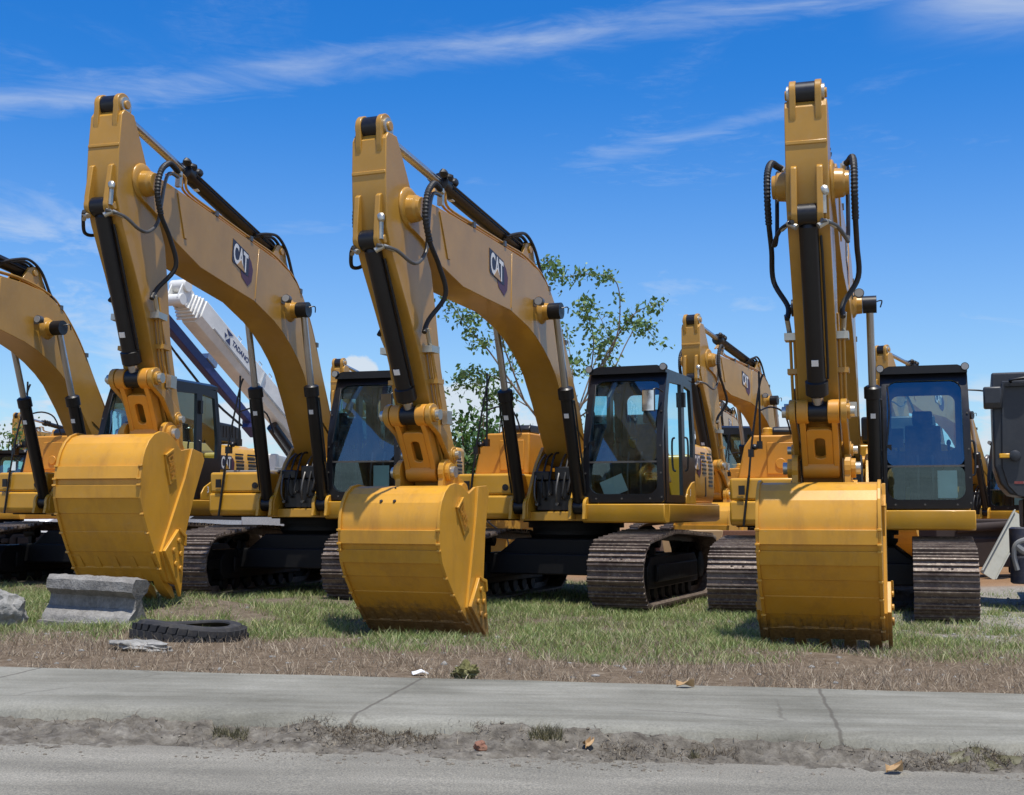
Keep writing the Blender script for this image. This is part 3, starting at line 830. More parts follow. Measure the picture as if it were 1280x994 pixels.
        s_.wcyl(x, x + s * .09, L0[0], L0[1], .085)
    s_.wcyl(-.19, .19, 5.946, 5.216, .05); s_.wcyl(-.17, .17, 6.008, 4.014, .045)
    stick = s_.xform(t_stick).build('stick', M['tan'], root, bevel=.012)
    bu = MB(); bu.wcyl(-.085, .085, 5.946, 5.216, .12); bu.xform(t_stick).build('pin_bushing', M['black'], stick)
    pc_ = MB()
    for s in (-1, 1): pc_.wcyl(s * .145, s * .17, 5.946, 5.216, .09)
    pc_.blob(P(.16, 6.09, 4.22), .04, .03, .05, sub=2, rough=.3); pc_.wbox(.14, .17, 6.06, 6.1, 4.0, 4.25)
    pc_.xform(t_stick).build_each('pin_retainer', M['steel'], stick)
    # bucket cylinder
    cp = rot2(*rot2(6.008, SV(4.014), N0, ds), F0, db)
    rp0 = rot2(5.163, 2.239, L0, dk); rp = rot2(*rot2(*rp0, N0, ds), F0, db)
    cylinder('bucket_cylinder', cp, rp, .088, .915, 0.0, M['chrome'], .085, gl=1.22, rod_r=.62)
    # hoses over the boom nose, both sides
    outer_h = [(5.06, 4.74), (5.18, 4.74), (5.38, 4.72), (5.56, 4.56), (5.60, 4.3), (5.50, 4.06), (5.28, 3.84), (5.13, 3.55), (5.24, 3.27), (5.34, 3.12)]
    inner_h = [(5.10, 4.66), (5.28, 4.64), (5.36, 4.47), (5.41, 4.12), (5.46, 3.96), (5.61, 3.83), (5.79, 3.80), (5.95, 3.9), (6.12, 3.93)]
    for s in (-1, 1):
        h1 = MB(); h1.tube([P(s * (.30 + .1 * min(1, k * .4) - (.14 if k > 7 else 0)), u, v) for k, (u, v) in enumerate(outer_h)], .026, smooth=6, n=10)
        h1o = h1.xform(t_stick).build('stick_hose', M['rubber'], stick)
        g1 = MB(); g1.tube([P(s * (.30 + .1 * min(1, (k) * .4)), u, v) for k, (u, v) in enumerate(outer_h[:6])], .029, smooth=14, n=10, rib=.22)
        g1.xform(t_stick).build('hose_guard', M['rubber'], stick)
        f1 = MB(); f1.cyl(P(s * .27, 5.30, 3.17), P(s * .25, 5.18, 2.99), .024, n=10); f1.wbox(s * .24 - .06, s * .24 + .06, 5.06, 5.24, 2.93, 3.0)
        f1.cyl(P(s * .30, 5.0, 4.72), P(s * .30, 5.12, 4.74), .03, n=10); f1.wbox(s * .28 - .03, s * .28 + .03, 4.97, 5.02, 4.58, 4.77)
        f1.xform(t_stick).build_each('hose_fitting', M['steel'], stick)
        h2 = MB(); h2.tube([P(s * (.33 if k < 7 else (.25 if k == 7 else .13)), u, v) for k, (u, v) in enumerate(inner_h)], .02, smooth=6, n=10)
        h2.xform(t_stick).build('cylinder_hose', M['tubegrey'] if s > 0 else M['rubber'], stick)
        f2 = MB(); f2.cyl(P(s * .17, 6.06, 3.93), P(s * .095, 6.09, 3.88), .03, n=10); f2.cyl(P(s * .24, 5.95, 3.9), P(s * .17, 6.06, 3.93), .024, n=10)
        f2.xform(t_stick).build_each('hose_fitting', M['steel'], stick)
        pm = MB()
        for dw in (0, .04): pm.tube([P(s * (.21 + dw), 5.14, 2.95), P(s * (.21 + dw), 5.0, 2.5), P(s * (.21 + dw), 4.9, 2.3)], .015)
        pm.wbox(s * .23 - .06, s * .23 + .06, 4.93, 5.08, 2.62, 2.67); pm.wbox(s * .23 - .05, s * .23 + .05, 4.84, 4.98, 2.25, 2.36)
        pm.xform(t_stick).build('stick_pipe', M['tan'], stick)
        vb = MB()
        for dw in (.0, .08): vb.wcyl(s * (.2), s * (.34), 4.93, 2.27 + dw * .6, .022, n=8); vb.wbox(s * .24 + (dw - .03), s * .24 + dw + .03, 4.86, 4.98, 2.2, 2.34)
        vb.xform(t_stick).build_each('line_valve', M['steel'], stick)
    # ---------------- bucket linkage
    pp_ = (4.808, 1.708)
    lk = MB()
    # casting: two cheeks, a web with an oval opening
    def along(t, off):
        du, dv = pp_[0] - rp0[0], pp_[1] - rp0[1]; LL = math.hypot(du, dv); n_ = (-dv / LL, du / LL)
        return rp0[0] + du * t + n_[0] * off, rp0[1] + dv * t + n_[1] * off
    for s in (-1, 1):
        lk.prism([along(-.02, .10), along(-.02, -.10), along(.3, -.075), along(.8, -.07), along(1.05, -.09), along(1.05, .09), along(.8, .06), along(.3, .06)], s * .15 - .028, s * .15 + .028)
    ring_o = dense(rounded(-.122, .122, .26, .93, .05, 4), 3); ring_i = dense(rounded(-.05, .05, .42, .78, .049, 4), 3)
    thick = P(0, *along(.5, .03)) - P(0, *along(.5, -.03))
    lk.ring([P(w, *along(t, .055)) for w, t in ring_o], [P(w, *along(t, .055)) for w, t in ring_i], -thick)
    lk.wcyl(-.20, -.09, rp0[0], rp0[1], .115); lk.wcyl(.09, .20, rp0[0], rp0[1], .115); lk.wcyl(-.175, .175, pp_[0], pp_[1], .10)
    lko = lk.xform(t_stick).build('bucket_link', M['orange'], root, bevel=.008)
    for s in (-1, 1):
        pl_ = MB()
        w0 = s * .24
        du, dv = L0[0] - rp0[0], L0[1] - rp0[1]; LL = math.hypot(du, dv); nx, ny = -dv / LL * .055, du / LL * .055
        a0 = math.degrees(math.atan2(dv, du))
        pl_.prism(arc(rp0, .12, a0 + 60, a0 + 300, 10) + [(rp0[0] + du * .4 - nx, rp0[1] + dv * .4 - ny)] + arc(L0, .10, a0 - 120, a0 + 120, 10) + [(rp0[0] + du * .4 + nx, rp0[1] + dv * .4 + ny)], w0 - .03, w0 + .03)
        pl_.wcyl(w0, w0 + s * .06, rp0[0], rp0[1], .075); pl_.wcyl(w0, w0 + s * .06, L0[0], L0[1], .06)
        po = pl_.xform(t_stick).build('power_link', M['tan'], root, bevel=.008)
        pn = MB(); pn.wcyl(w0 + s * .06, w0 + s * .10, rp0[0], rp0[1], .055); pn.wcyl(w0 + s * .06, w0 + s * .10, L0[0], L0[1], .04)
        pn.xform(t_stick).build_each('link_pin', M['steel'], po)
    # ---------------- bucket
    outer_p = [(4.92, 1.50), (5.10, 1.54), (5.25, 1.56), (5.37, 1.54), (5.47, 1.48), (5.545, 1.39), (5.585, 1.29), (5.60, 1.20), (5.60, 1.12),
               (5.595, .985), (5.58, .925), (5.545, .80), (5.455, .66), (5.31, .49), (5.145, .32), (4.99, .18), (4.84, .07)]
    def wid(v): return bw + flare * max(0, min(1, (1.0 - v)))
    def inset(pts, t):
        out = []
        for i, p in enumerate(pts):
            a = pts[max(i - 1, 0)]; b = pts[min(i + 1, len(pts) - 1)]
            du, dv = b[0] - a[0], b[1] - a[1]; l = math.hypot(du, dv)
            out.append((p[0] + dv / l * t, p[1] - du / l * t))
        return out
    inn = inset(outer_p, .03)
    bm_ = MB()
    loopp = outer_p + inn[::-1]
    bm_.loft([[P(-wid(v), u, v) for u, v in loopp], [P(wid(v), u, v) for u, v in loopp]])
    # wear straps lying on the shell
    def strap(i0, i1, t, w=1.0):
        seg_ = outer_p[i0:i1 + 1]; o2 = inset(outer_p, -t)[i0:i1 + 1]; seg_ = inset(outer_p, .004)[i0:i1 + 1]
        l2 = seg_ + o2[::-1]
        bm_.loft([[P(-wid(v) * w, u, v) for u, v in l2], [P(wid(v) * w, u, v) for u, v in l2]])
    strap(8, 9, .032, .998); strap(10, 11, .024, .998); strap(11, 12, .008, .998); strap(13, 14, .008, .998); strap(15, 16, .016, .998)
    for k in (12, 13, 14, 15):   # weld seams between the shell plates
        a_, b_ = inset(outer_p, .01)[k], inset(outer_p, -.012)[k]
        bm_.cyl(P(-wid(b_[1]) + .004, *outer_p[k]), P(wid(b_[1]) - .004, *outer_p[k]), .009, n=8)
    for s in (-1, 1):
        sidep = [(4.46, 1.50), (4.52, 1.56), (4.75, 1.55), (4.92, 1.48)] + [(a, b) for a, b in inset(outer_p, -.024)][1:] + [(4.66, .05), (4.65, .6), (4.56, 1.1)]
        bm_.loft([[P(s * (wid(v) - .002), u, v) for u, v in sidep], [P(s * (wid(v) + .028), u, v) for u, v in sidep]])
        rim = [(4.455, 1.50), (4.515, 1.565), (4.74, 1.555), (4.80, 1.2), (5.08, .33), (4.84, .06), (4.655, .045), (4.645, .6), (4.555, 1.1)]
        bm_.loft([[P(s * (wid(v) + .026), u, v) for u, v in rim], [P(s * (wid(v) + .056), u, v) for u, v in rim]])
        # weld beads and strap ends along the shell edge
        for k in (8, 9, 10, 12, 13, 14, 15):
            q = inset(outer_p, -.03)[k]; bm_.wbox(s * (wid(q[1]) + .012) - .022, s * (wid(q[1]) + .012) + .022, q[0] - .014, q[0] + .014, q[1] - .011, q[1] + .011)
        # ears that carry the pins
        ear = arc(pp_, .135, -30, 150, 9) + arc((4.49, 1.50), .14, 100, 200, 6) + [(4.42, 1.42), (4.95, 1.44)]
        bm_.prism(ear, s * .25 - .03, s * .25 + .03)
        bm_.wcyl(s * .28, s * .325, pp_[0], pp_[1], .095); bm_.wcyl(s * .28, s * .325, 4.49, 1.50, .10)
    bm_.prism([(4.46, 1.48), (4.95, 1.51), (4.95, 1.47), (4.46, 1.44)], -bw, bw)
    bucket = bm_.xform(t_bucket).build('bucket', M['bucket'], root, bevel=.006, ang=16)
    pn = MB()
    for s in (-1, 1): pn.wcyl(s * .325, s * .37, pp_[0], pp_[1], .06)
    pn.xform(t_bucket).build_each('bucket_pin', M['steel'], bucket)
    for k in range(5):
        w = (-.475 + k * .2375) * bw / .54
        t_ = MB()
        t_.loft([[P(w + a * .5 * ww, u, v) for a, (u, v) in ((-1, c), (1, c), (1, d), (-1, d))] for c, d, ww in
                 (((5.10, .272), (5.08, .26), .05), ((5.02, .192), (4.99, .17), .08), ((4.90, .085), (4.85, .08), .10), ((4.80, .00), (4.74, .05), .12), ((4.72, -.04), (4.66, .03), .12), ((4.58, -.09), (4.55, -.06), .09))])
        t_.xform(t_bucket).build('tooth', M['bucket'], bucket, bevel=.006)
    for s in (-1, 1):
        c_ = MB()
        wz = s * (wid(.3) + .072)
        c_.prism([(5.07, .34), (4.86, .62), (4.72, .58), (4.64, .08), (4.63, -.07), (4.74, .05)], wz - .02, wz + .02)
        for (u, v) in ((4.84, .50), (4.77, .37), (4.91, .38), (4.73, .22), (4.84, .25)): c_.wcyl(wz + s * .02, wz + s * .042, u, v, .030, n=10)
        c_.wbox(min(wz, wz - s * .05), max(wz, wz - s * .05), 4.75, 4.90, .25, .50)
        c_.prism([(4.87, .63), (4.71, .59), (4.69, .47), (4.72, .47), (4.74, .56), (4.85, .59)], wz + s * .018 if s > 0 else wz - .04, wz + .04 if s > 0 else wz - .018)
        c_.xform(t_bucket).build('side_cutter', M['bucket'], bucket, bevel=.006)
    em = MB()
    ctr = Vector((bw + .021, -5.10, 1.25)); ea = Vector((0, math.cos(R(-58)), math.sin(R(-58)))); eb = Vector((0, math.cos(R(38)), math.sin(R(38))))
    para = [ctr + ea * (a * .17) + eb * (b * .085) for a, b in ((-1, -1), (-1, 1.0), (1, 1), (1, -1))]
    em.panel(para, (.03, 0, 0))
    em.panel([ctr + ea * (a * .17) + eb * (b * .085) for a, b in ((-1, -1), (-1, 1), (-.86, 1), (-.86, -1))], (.045, 0, 0))
    emo = em.xform(t_bucket).build('maker_emblem', M['bucket'], bucket, bevel=.003)
    te = MB(); text_on(te, 'DATA', ctr + Vector((.032, 0, 0)), ea, eb, .25, .11)
    n0 = len(te.v); te.v += [q + Vector((.010, 0, 0)) for q in te.v]; fs0 = list(te.f)
    te.f += [tuple(i + n0 for i in f) for f in fs0]
    te.xform(t_bucket).build('lettering', M['orange'], bucket, fix=False)
    if bolt_holes:
        for w, u, v, r in ((-.12, 5.535, 1.40, .017), (.03, 5.535, 1.40, .017), (-.04, 5.38, 1.535, .009)):
            hh = MB(); hh.cyl(P(w, u - .02, v - .02), P(w, u + .008, v + .012), r, n=14)
            hh.xform(t_bucket).build('drain_hole', M['rubber'], bucket)
    return root

# ================================================================== SETTING
def ray(px, py):
    a = (px - 640) / FPX; b = -(py - 497) / FPX
    return Vector((a, math.cos(PITCH) - b * math.sin(PITCH), math.sin(PITCH) + b * math.cos(PITCH)))
def at(px, py, Y):
    d = ray(px, py); return Vector((0, 0, HC)) + d * (Y / d.y)

def grid_mesh(name, xs, ys, zf, mat, smooth=True):
    X, Y = np.meshgrid(xs, ys)
    Z = zf(X, Y)
    V = np.stack([X, Y, Z], -1).reshape(-1, 3)
    nx, ny = len(xs), len(ys)
    i, j = np.meshgrid(np.arange(nx - 1), np.arange(ny - 1))
    a = (j * nx + i).ravel()
    F = np.stack([a, a + 1, a + nx + 1, a + nx], -1).ravel()
    return raw_mesh(name, V, F, 4, mat, smooth=smooth)

def fbm(x, y, s, seed=0, oct=4):
    """cheap value noise with numpy"""
    out = np.zeros_like(x, float); amp = 1; tot = 0
    for k in range(oct):
        gx = x * s * 2 ** k + seed * 17.3 + 100; gy = y * s * 2 ** k + seed * 9.1 + 100
        ix = np.floor(gx).astype(int); iy = np.floor(gy).astype(int); fx = gx - ix; fy = gy - iy
        fx = fx * fx * (3 - 2 * fx); fy = fy * fy * (3 - 2 * fy)
        def h(a, b):
            n = (a * 374761393 + b * 668265263 + seed * 974711) & 0x7fffffff
            n = ((n ^ (n >> 13)) * 1274126177) & 0x7fffffff
            return ((n ^ (n >> 16)) & 0xffff) / 65535.0
        v = (h(ix, iy) * (1 - fx) + h(ix + 1, iy) * fx) * (1 - fy) + (h(ix, iy + 1) * (1 - fx) + h(ix + 1, iy + 1) * fx) * fy
        out += v * amp; tot += amp; amp *= .5
    return out / tot

# ---- ground sheet
def ground_mat():
    m, nt, b, out = new_mat('ground')
    tc = N(nt, 'ShaderNodeTexCoord'); sep = N(nt, 'ShaderNodeSeparateXYZ'); nt.links.new(tc.outputs['Object'], sep.inputs[0])
    n1 = noise_tex(nt, .6, 6, .65); n2 = noise_tex(nt, 9, 6, .75); n3 = noise_tex(nt, 55, 3, .7)
    soil = ramp(nt, n2.outputs['Fac'], [(.3, (.105, .085, .06)), (.55, (.19, .155, .115)), (.75, (.31, .27, .22))])
    straw = ramp(nt, n2.outputs['Fac'], [(.3, (.105, .075, .05)), (.55, (.195, .15, .105)), (.78, (.33, .27, .20))])
    grav = ramp(nt, n2.outputs['Fac'], [(.3, (.2, .18, .145)), (.5, (.31, .285, .24)), (.7, (.45, .43, .38))])
    orange = ramp(nt, n1.outputs['Fac'], [(.3, (.24, .13, .06)), (.7, (.36, .22, .12))])
    def zone(sock, a, b_):
        r = N(nt, 'ShaderNodeMapRange', interpolation_type='SMOOTHSTEP'); r.inputs['From Min'].default_value = a; r.inputs['From Max'].default_value = b_
        ad = N(nt, 'ShaderNodeMath', operation='MULTIPLY_ADD'); ad.inputs[1].default_value = 2.2; nt.links.new(n1.outputs['Fac'], ad.inputs[0]); nt.links.new(sock, ad.inputs[2])
        nt.links.new(ad.outputs[0], r.inputs['Value']); return r.outputs[0]
    c = mixc(nt, zone(sep.outputs[1], 12.6, 13.8), straw.outputs['Color'], soil.outputs['Color'])
    zx = zone(sep.outputs[0], 4.7, 6.0); zy = zone(sep.outputs[1], 12.6, 13.6)
    mu = N(nt, 'ShaderNodeMath', operation='MULTIPLY'); nt.links.new(zx, mu.inputs[0]); nt.links.new(zy, mu.inputs[1])
    c = mixc(nt, mu.outputs[0], c, grav.outputs['Color'])
    c = mixc(nt, zone(sep.outputs[1], 22.5, 26), c, orange.outputs['Color'])
    r3 = ramp(nt, n3.outputs['Fac'], [(.3, (.75, .75, .75)), (.7, (1.2, 1.2, 1.2))])
    c = mixc(nt, 1.0, c, r3.outputs['Color'], 'MULTIPLY')
    nt.links.new(c, b.inputs['Base Color']); b.inputs['Roughness'].default_value = 1; b.inputs['Specular IOR Level'].default_value = .1
    bp = N(nt, 'ShaderNodeBump'); bp.inputs['Strength'].default_value = .8; bp.inputs['Distance'].default_value = .03
    ad = N(nt, 'ShaderNodeMath', operation='ADD'); nt.links.new(n2.outputs['Fac'], ad.inputs[0]); nt.links.new(n3.outputs['Fac'], ad.inputs[1])
    nt.links.new(ad.outputs[0], bp.inputs['Height']); nt.links.new(bp.outputs[0], b.inputs['Normal'])
    return m
M['ground'] = ground_mat()

def ground_z(x, y):
    z = lot_z(x, y) + .05 * (fbm(x, y, 1.3, 3) - .5) * (y < 40)
    edge = walk_far(x)
    z = np.where(y < edge - .05, side_z(x) - .30, z)
    return z
xs = np.unique(np.concatenate([np.linspace(-1500, -60, 10), np.linspace(-60, -9, 30), np.arange(-9, 9.01, .11), np.linspace(9.2, 60, 30), np.linspace(60, 1500, 10)]))
ys = np.unique(np.concatenate([np.linspace(-80, 8.5, 12), np.arange(8.6, 24, .11), np.linspace(24, 60, 40), np.linspace(65, 3000, 16)]))
struct(grid_mesh('ground', xs, ys, ground_z, M['ground']))

# ---- sidewalk: worn concrete slabs
def walk_mat():
    m, nt, b, out = new_mat('sidewalk_concrete')
    tc = N(nt, 'ShaderNodeTexCoord'); sep = N(nt, 'ShaderNodeSeparateXYZ'); nt.links.new(tc.outputs['Object'], sep.inputs[0])
    n1 = noise_tex(nt, .9, 6, .6); n2 = noise_tex(nt, 60, 4, .75); n4 = noise_tex(nt, 2.2, 5, .6, stretch=(.35, 3.0, 1))
    base = ramp(nt, n1.outputs['Fac'], [(.3, (.165, .160, .132)), (.5, (.225, .219, .184)), (.72, (.29, .282, .242))])
    st = ramp(nt, n4.outputs['Fac'], [(.30, (.74, .73, .70)), (.5, (.96, .96, .95)), (.65, (1.08, 1.08, 1.08))])
    c = mixc(nt, 1, base.outputs['Color'], st.outputs['Color'], 'MULTIPLY')
    f = ramp(nt, n2.outputs['Fac'], [(.32, (.78, .78, .78)), (.68, (1.15, 1.15, 1.15))])
    c = mixc(nt, 1, c, f.outputs['Color'], 'MULTIPLY')
    # control joints and cracks
    ux = N(nt, 'ShaderNodeMath', operation='MULTIPLY_ADD'); ux.inputs[1].default_value = -.17
    nt.links.new(sep.outputs[1], ux.inputs[0]); nt.links.new(sep.outputs[0], ux.inputs[2])
    wob = N(nt, 'ShaderNodeMath', operation='MULTIPLY_ADD'); wob.inputs[1].default_value = .05; nt.links.new(noise_tex(nt, 4, 3).outputs['Fac'], wob.inputs[0]); nt.links.new(ux.outputs[0], wob.inputs[2])
    pp = N(nt, 'ShaderNodeMath', operation='PINGPONG'); pp.inputs[1].default_value = 1.4
    sh = N(nt, 'ShaderNodeMath', operation='ADD'); sh.inputs[1].default_value = 28 - .62
    nt.links.new(wob.outputs[0], sh.inputs[0]); nt.links.new(sh.outputs[0], pp.inputs[0])
    lt = ramp(nt, pp.outputs[0], [(.006, (1, 1, 1)), (.016, (0, 0, 0))])
    vo = N(nt, 'ShaderNodeTexVoronoi', feature='DISTANCE_TO_EDGE'); vo.inputs['Scale'].default_value = .55
    dn = noise_tex(nt, 3, 4); mv = mixc(nt, .12, tc.outputs['Object'], dn.outputs['Color']); nt.links.new(mv, vo.inputs['Vector'])
    ck = ramp(nt, vo.outputs['Distance'], [(.002, (1, 1, 1)), (.007, (0, 0, 0))])
    ckm = N(nt, 'ShaderNodeMath', operation='MULTIPLY'); nt.links.new(ck.outputs['Color'], ckm.inputs[0])
    gate = ramp(nt, noise_tex(nt, .7, 2).outputs['Fac'], [(.5, (0, 0, 0)), (.6, (.7, .7, .7))]); nt.links.new(gate.outputs['Color'], ckm.inputs[1])
    mxm = N(nt, 'ShaderNodeMath', operation='MAXIMUM'); nt.links.new(lt.outputs['Color'], mxm.inputs[0]); nt.links.new(ckm.outputs[0], mxm.inputs[1])
    mm = N(nt, 'ShaderNodeMath', operation='MULTIPLY'); mm.inputs[1].default_value = .75; nt.links.new(mxm.outputs[0], mm.inputs[0])
    c = mixc(nt, mm.outputs[0], c, (.09, .08, .065))
    nt.links.new(c, b.inputs['Base Color']); b.inputs['Roughness'].default_value = .9; b.inputs['Specular IOR Level'].default_value = .25
    bp = N(nt, 'ShaderNodeBump'); bp.inputs['Strength'].default_value = .35; bp.inputs['Distance'].default_value = .012
    sb = N(nt, 'ShaderNodeMath', operation='SUBTRACT'); nt.links.new(n2.outputs['Fac'], sb.inputs[0]); nt.links.new(mm.outputs[0], sb.inputs[1])
    nt.links.new(sb.outputs[0], bp.inputs['Height']); nt.links.new(bp.outputs[0], b.inputs['Normal'])
    return m
M['walk'] = walk_mat()
xs = np.concatenate([np.linspace(-60, -6, 20), np.arange(-5.9, 5.9, .06), np.linspace(6, 60, 20)])
ts = np.linspace(0, 1, 34)
Xg, Tg = np.meshgrid(xs, ts)
far_e = walk_far(Xg) + .10 * (fbm(Xg, Xg * 0, 1.7, 5) - .5)
near_e = walk_near(Xg) + .20 * (fbm(Xg, Xg * 0, 2.3, 8) - .5) + .05 * (fbm(Xg, Xg * 0, 11, 9) - .5)
Yg = near_e + (far_e - near_e) * Tg
Zg = side_z(Xg) + .016 + .010 * (fbm(Xg, Yg, .8, 2) - .5) - .04 * np.clip(1 - Tg / .08, 0, 1) ** 2 * fbm(Xg, Xg * 0, 3.1, 12) * 2
rows = np.stack([Xg, Yg, Zg], -1)
front = rows[:1].copy(); front[..., 1] -= .03; front[..., 2] -= .22
rows = np.concatenate([front, rows], 0)
ny, nx = rows.shape[:2]
i_, j_ = np.meshgrid(np.arange(nx - 1), np.arange(ny - 1)); a_ = (j_ * nx + i_).ravel()
struct(raw_mesh('sidewalk', rows.reshape(-1, 3), np.stack([a_, a_ + 1, a_ + nx + 1, a_ + nx], -1).ravel(), 4, M['walk'], smooth=True))

# ---- road
def road_mat():
    m, nt, b, out = new_mat('road_asphalt')
    tc = N(nt, 'ShaderNodeTexCoord'); sep = N(nt, 'ShaderNodeSeparateXYZ'); nt.links.new(tc.outputs['Object'], sep.inputs[0])
    n1 = noise_tex(nt, 1.2, 6, .6, stretch=(.4, 1.6, 1)); n2 = noise_tex(nt, 95, 3, .8); n3 = noise_tex(nt, 34, 4, .8)
    base = ramp(nt, n1.outputs['Fac'], [(.3, (.155, .147, .122)), (.5, (.222, .21, .174)), (.7, (.30, .284, .238))])
    f = ramp(nt, n2.outputs['Fac'], [(.35, (.55, .55, .56)), (.5, (.95, .95, .95)), (.66, (1.45, 1.43, 1.4))])
    c = mixc(nt, 1, base.outputs['Color'], f.outputs['Color'], 'MULTIPLY')
    # pale dust drifted along the edge
    ed = N(nt, 'ShaderNodeMath', operation='MULTIPLY_ADD'); ed.inputs[1].default_value = .07; nt.links.new(sep.outputs[0], ed.inputs[0]); nt.links.new(sep.outputs[1], ed.inputs[2])
    mr = N(nt, 'ShaderNodeMapRange', interpolation_type='SMOOTHSTEP'); mr.inputs['From Min'].default_value = 6.75; mr.inputs['From Max'].default_value = 7.5
    ad = N(nt, 'ShaderNodeMath', operation='MULTIPLY_ADD'); ad.inputs[1].default_value = .5; nt.links.new(n1.outputs['Fac'], ad.inputs[0]); nt.links.new(ed.outputs[0], ad.inputs[2])
    sb = N(nt, 'ShaderNodeMath', operation='SUBTRACT'); sb.inputs[1].default_value = .25; nt.links.new(ad.outputs[0], sb.inputs[0]); nt.links.new(sb.outputs[0], mr.inputs['Value'])
    dd = N(nt, 'ShaderNodeMath', operation='MULTIPLY'); dd.inputs[1].default_value = .8; nt.links.new(mr.outputs[0], dd.inputs[0])
    dust = ramp(nt, n3.outputs['Fac'], [(.3, (.14, .125, .10)), (.7, (.25, .23, .195))])
    c = mixc(nt, dd.outputs[0], c, dust.outputs['Color'])
    nt.links.new(c, b.inputs['Base Color']); b.inputs['Roughness'].default_value = .85; b.inputs['Specular IOR Level'].default_value = .3
    bp = N(nt, 'ShaderNodeBump'); bp.inputs['Strength'].default_value = .6; bp.inputs['Distance'].default_value = .012
    nt.links.new(n2.outputs['Fac'], bp.inputs['Height']); nt.links.new(bp.outputs[0], b.inputs['Normal'])
    return m
M['road'] = road_mat()
xs = np.concatenate([np.linspace(-80, -6, 12), np.linspace(-5.8, 5.8, 90), np.linspace(6, 80, 12)])
ts = np.linspace(0, 1, 30)
Xg, Tg = np.meshgrid(xs, ts)
Yg = (road_edge(Xg) + .1) - Tg ** 2 * 30
Zg = side_z(Xg) - .125 + .008 * (fbm(Xg, Yg, 1.0, 4) - .5) - Tg * 0
struct(raw_mesh('road', np.stack([Xg, Yg, Zg], -1)[::-1].reshape(-1, 3), np.stack([(jj * len(xs) + ii).ravel() + k for ii, jj in [np.meshgrid(np.arange(len(xs) - 1), np.arange(29))] for k in (0, 1, len(xs) + 1, len(xs))], -1).ravel(), 4, M['road'], smooth=True))

# ---- dirt swept against the kerb
def verge_z(x, y):
    a, b = walk_near(x) + .02, road_edge(x)
    t = np.clip((a - y) / (a - b + .001), -.6, 1.8)
    base = side_z(x) - .062 - .052 * sstep(.0, .8, t)
    n = fbm(x, y, 2.2, 21, 5); n2 = fbm(x, y, 9, 22, 3); n3 = fbm(x, y, 24, 25, 3)
    ck_ = np.abs(fbm(x, y, 5, 27, 3) - .5)
    h = (n - .5) * .085 + (n2 - .5) * .045 + (n3 - .5) * .04 - .022 * np.exp(-(ck_ / .018) ** 2)
    h = h + .04 * np.exp(-((t + .02) / .2) ** 2) * sstep(.46, .60, fbm(x, y * 0, 1.1, 33, 3))
    h = h - .06 * sstep(.65, 1.5, t) - .12 * sstep(-.02, -.3, t)
    return base + h
M['verge'] = concrete('verge_dirt', (.055, .047, .037), (.150, .134, .109), (.27, .25, .21), 8, 1.0, fine=26)
xs = np.arange(-6.2, 6.2, .028); 
ts = np.linspace(-.5, 1.8, 60)
Xg, Tg = np.meshgrid(xs, ts)
Yg = walk_near(Xg) - Tg * (walk_near(Xg) - road_edge(Xg))
Zg = verge_z(Xg, Yg)
nx = len(xs); ii, jj = np.meshgrid(np.arange(nx - 1), np.arange(len(ts) - 1)); aa = (jj * nx + ii).ravel()
struct(raw_mesh('dirt_verge', np.stack([Xg, Yg, Zg], -1).reshape(-1, 3), np.stack([aa, aa + nx, aa + nx + 1, aa + 1], -1).ravel(), 4, M['verge'], smooth=True))

# ---- grass, straw
def blades(x, y, z, h, w, lean, curl=.5):
    n = len(x)
    az = rng.uniform(0, 2 * PI, n); la = rng.uniform(0, 2 * PI, n)
    dx, dy = np.cos(la) * lean, np.sin(la) * lean
    sx, sy = np.cos(az) * w / 2, np.sin(az) * w / 2
    V = np.zeros((n, 5, 3))
    V[:, 0] = np.stack([x - sx, y - sy, z], -1); V[:, 1] = np.stack([x + sx, y + sy, z], -1)
    mx, my, mz = x + dx * .4, y + dy * .4, z + h * .6
    V[:, 2] = np.stack([mx - sx * .8, my - sy * .8, mz], -1); V[:, 3] = np.stack([mx + sx * .8, my + sy * .8, mz], -1)
    V[:, 4] = np.stack([x + dx, y + dy, z + h], -1)
    F = np.array([[0, 1, 3], [0, 3, 2], [2, 3, 4]])
    F = (np.arange(n)[:, None, None] * 5 + F[None]).ravel()
    return V.reshape(-1, 3), F

n = 420000
y = 10.6 + 11.5 * rng.random(n) ** 1.25; x = rng.uniform(-1, 1, n) * (.43 * y)
m1 = fbm(x, y, .55, 31); m2 = fbm(x, y, 2.5, 32)
m3 = fbm(x, y, 1.3, 35)
dens = np.clip((m1 - .40) * 3.0 + (m2 - .48) * 3.2 + (m3 - .5) * 2.6 + .62, 0, 1) * sstep(10.7, 12.4, y + (m1 - .5) * 3.2 + (m3 - .5) * 1.6)
dens *= 1 - .80 * sstep(4.0, 5.0, x) * sstep(12.9, 14.2, y + (m3 - .5) * 2)
dens *= 1 - .45 * sstep(15.5, 17.5, y)
for bx_, by_ in ((-.88, 13.4), (2.98, 12.4)): dens *= 1 - .95 * np.exp(-(((x - bx_) / .72) ** 4 + ((y - by_) / .62) ** 4))
keep = rng.uniform(0, 1, n) < dens * .85
x, y, m2 = x[keep], y[keep], m2[keep]
h = (.022 + .07 * rng.random(len(x)) ** 1.9) * (.5 + 1.1 * m2)
V, F = blades(x, y, ground_z(x, y) - .012, h, rng.uniform(.004, .009, len(x)), h * rng.uniform(.3, 1.3, len(x)))
nc = 170
cy = 11.4 + 6.5 * rng.random(nc); cx = rng.uniform(-1, 1, nc) * .40 * cy
kk = rng.integers(0, nc, nc * 48)
x2 = cx[kk] + rng.normal(0, .07, len(kk)); y2 = cy[kk] + rng.normal(0, .06, len(kk)); big = rng.uniform(.5, 1.25, nc)[kk]
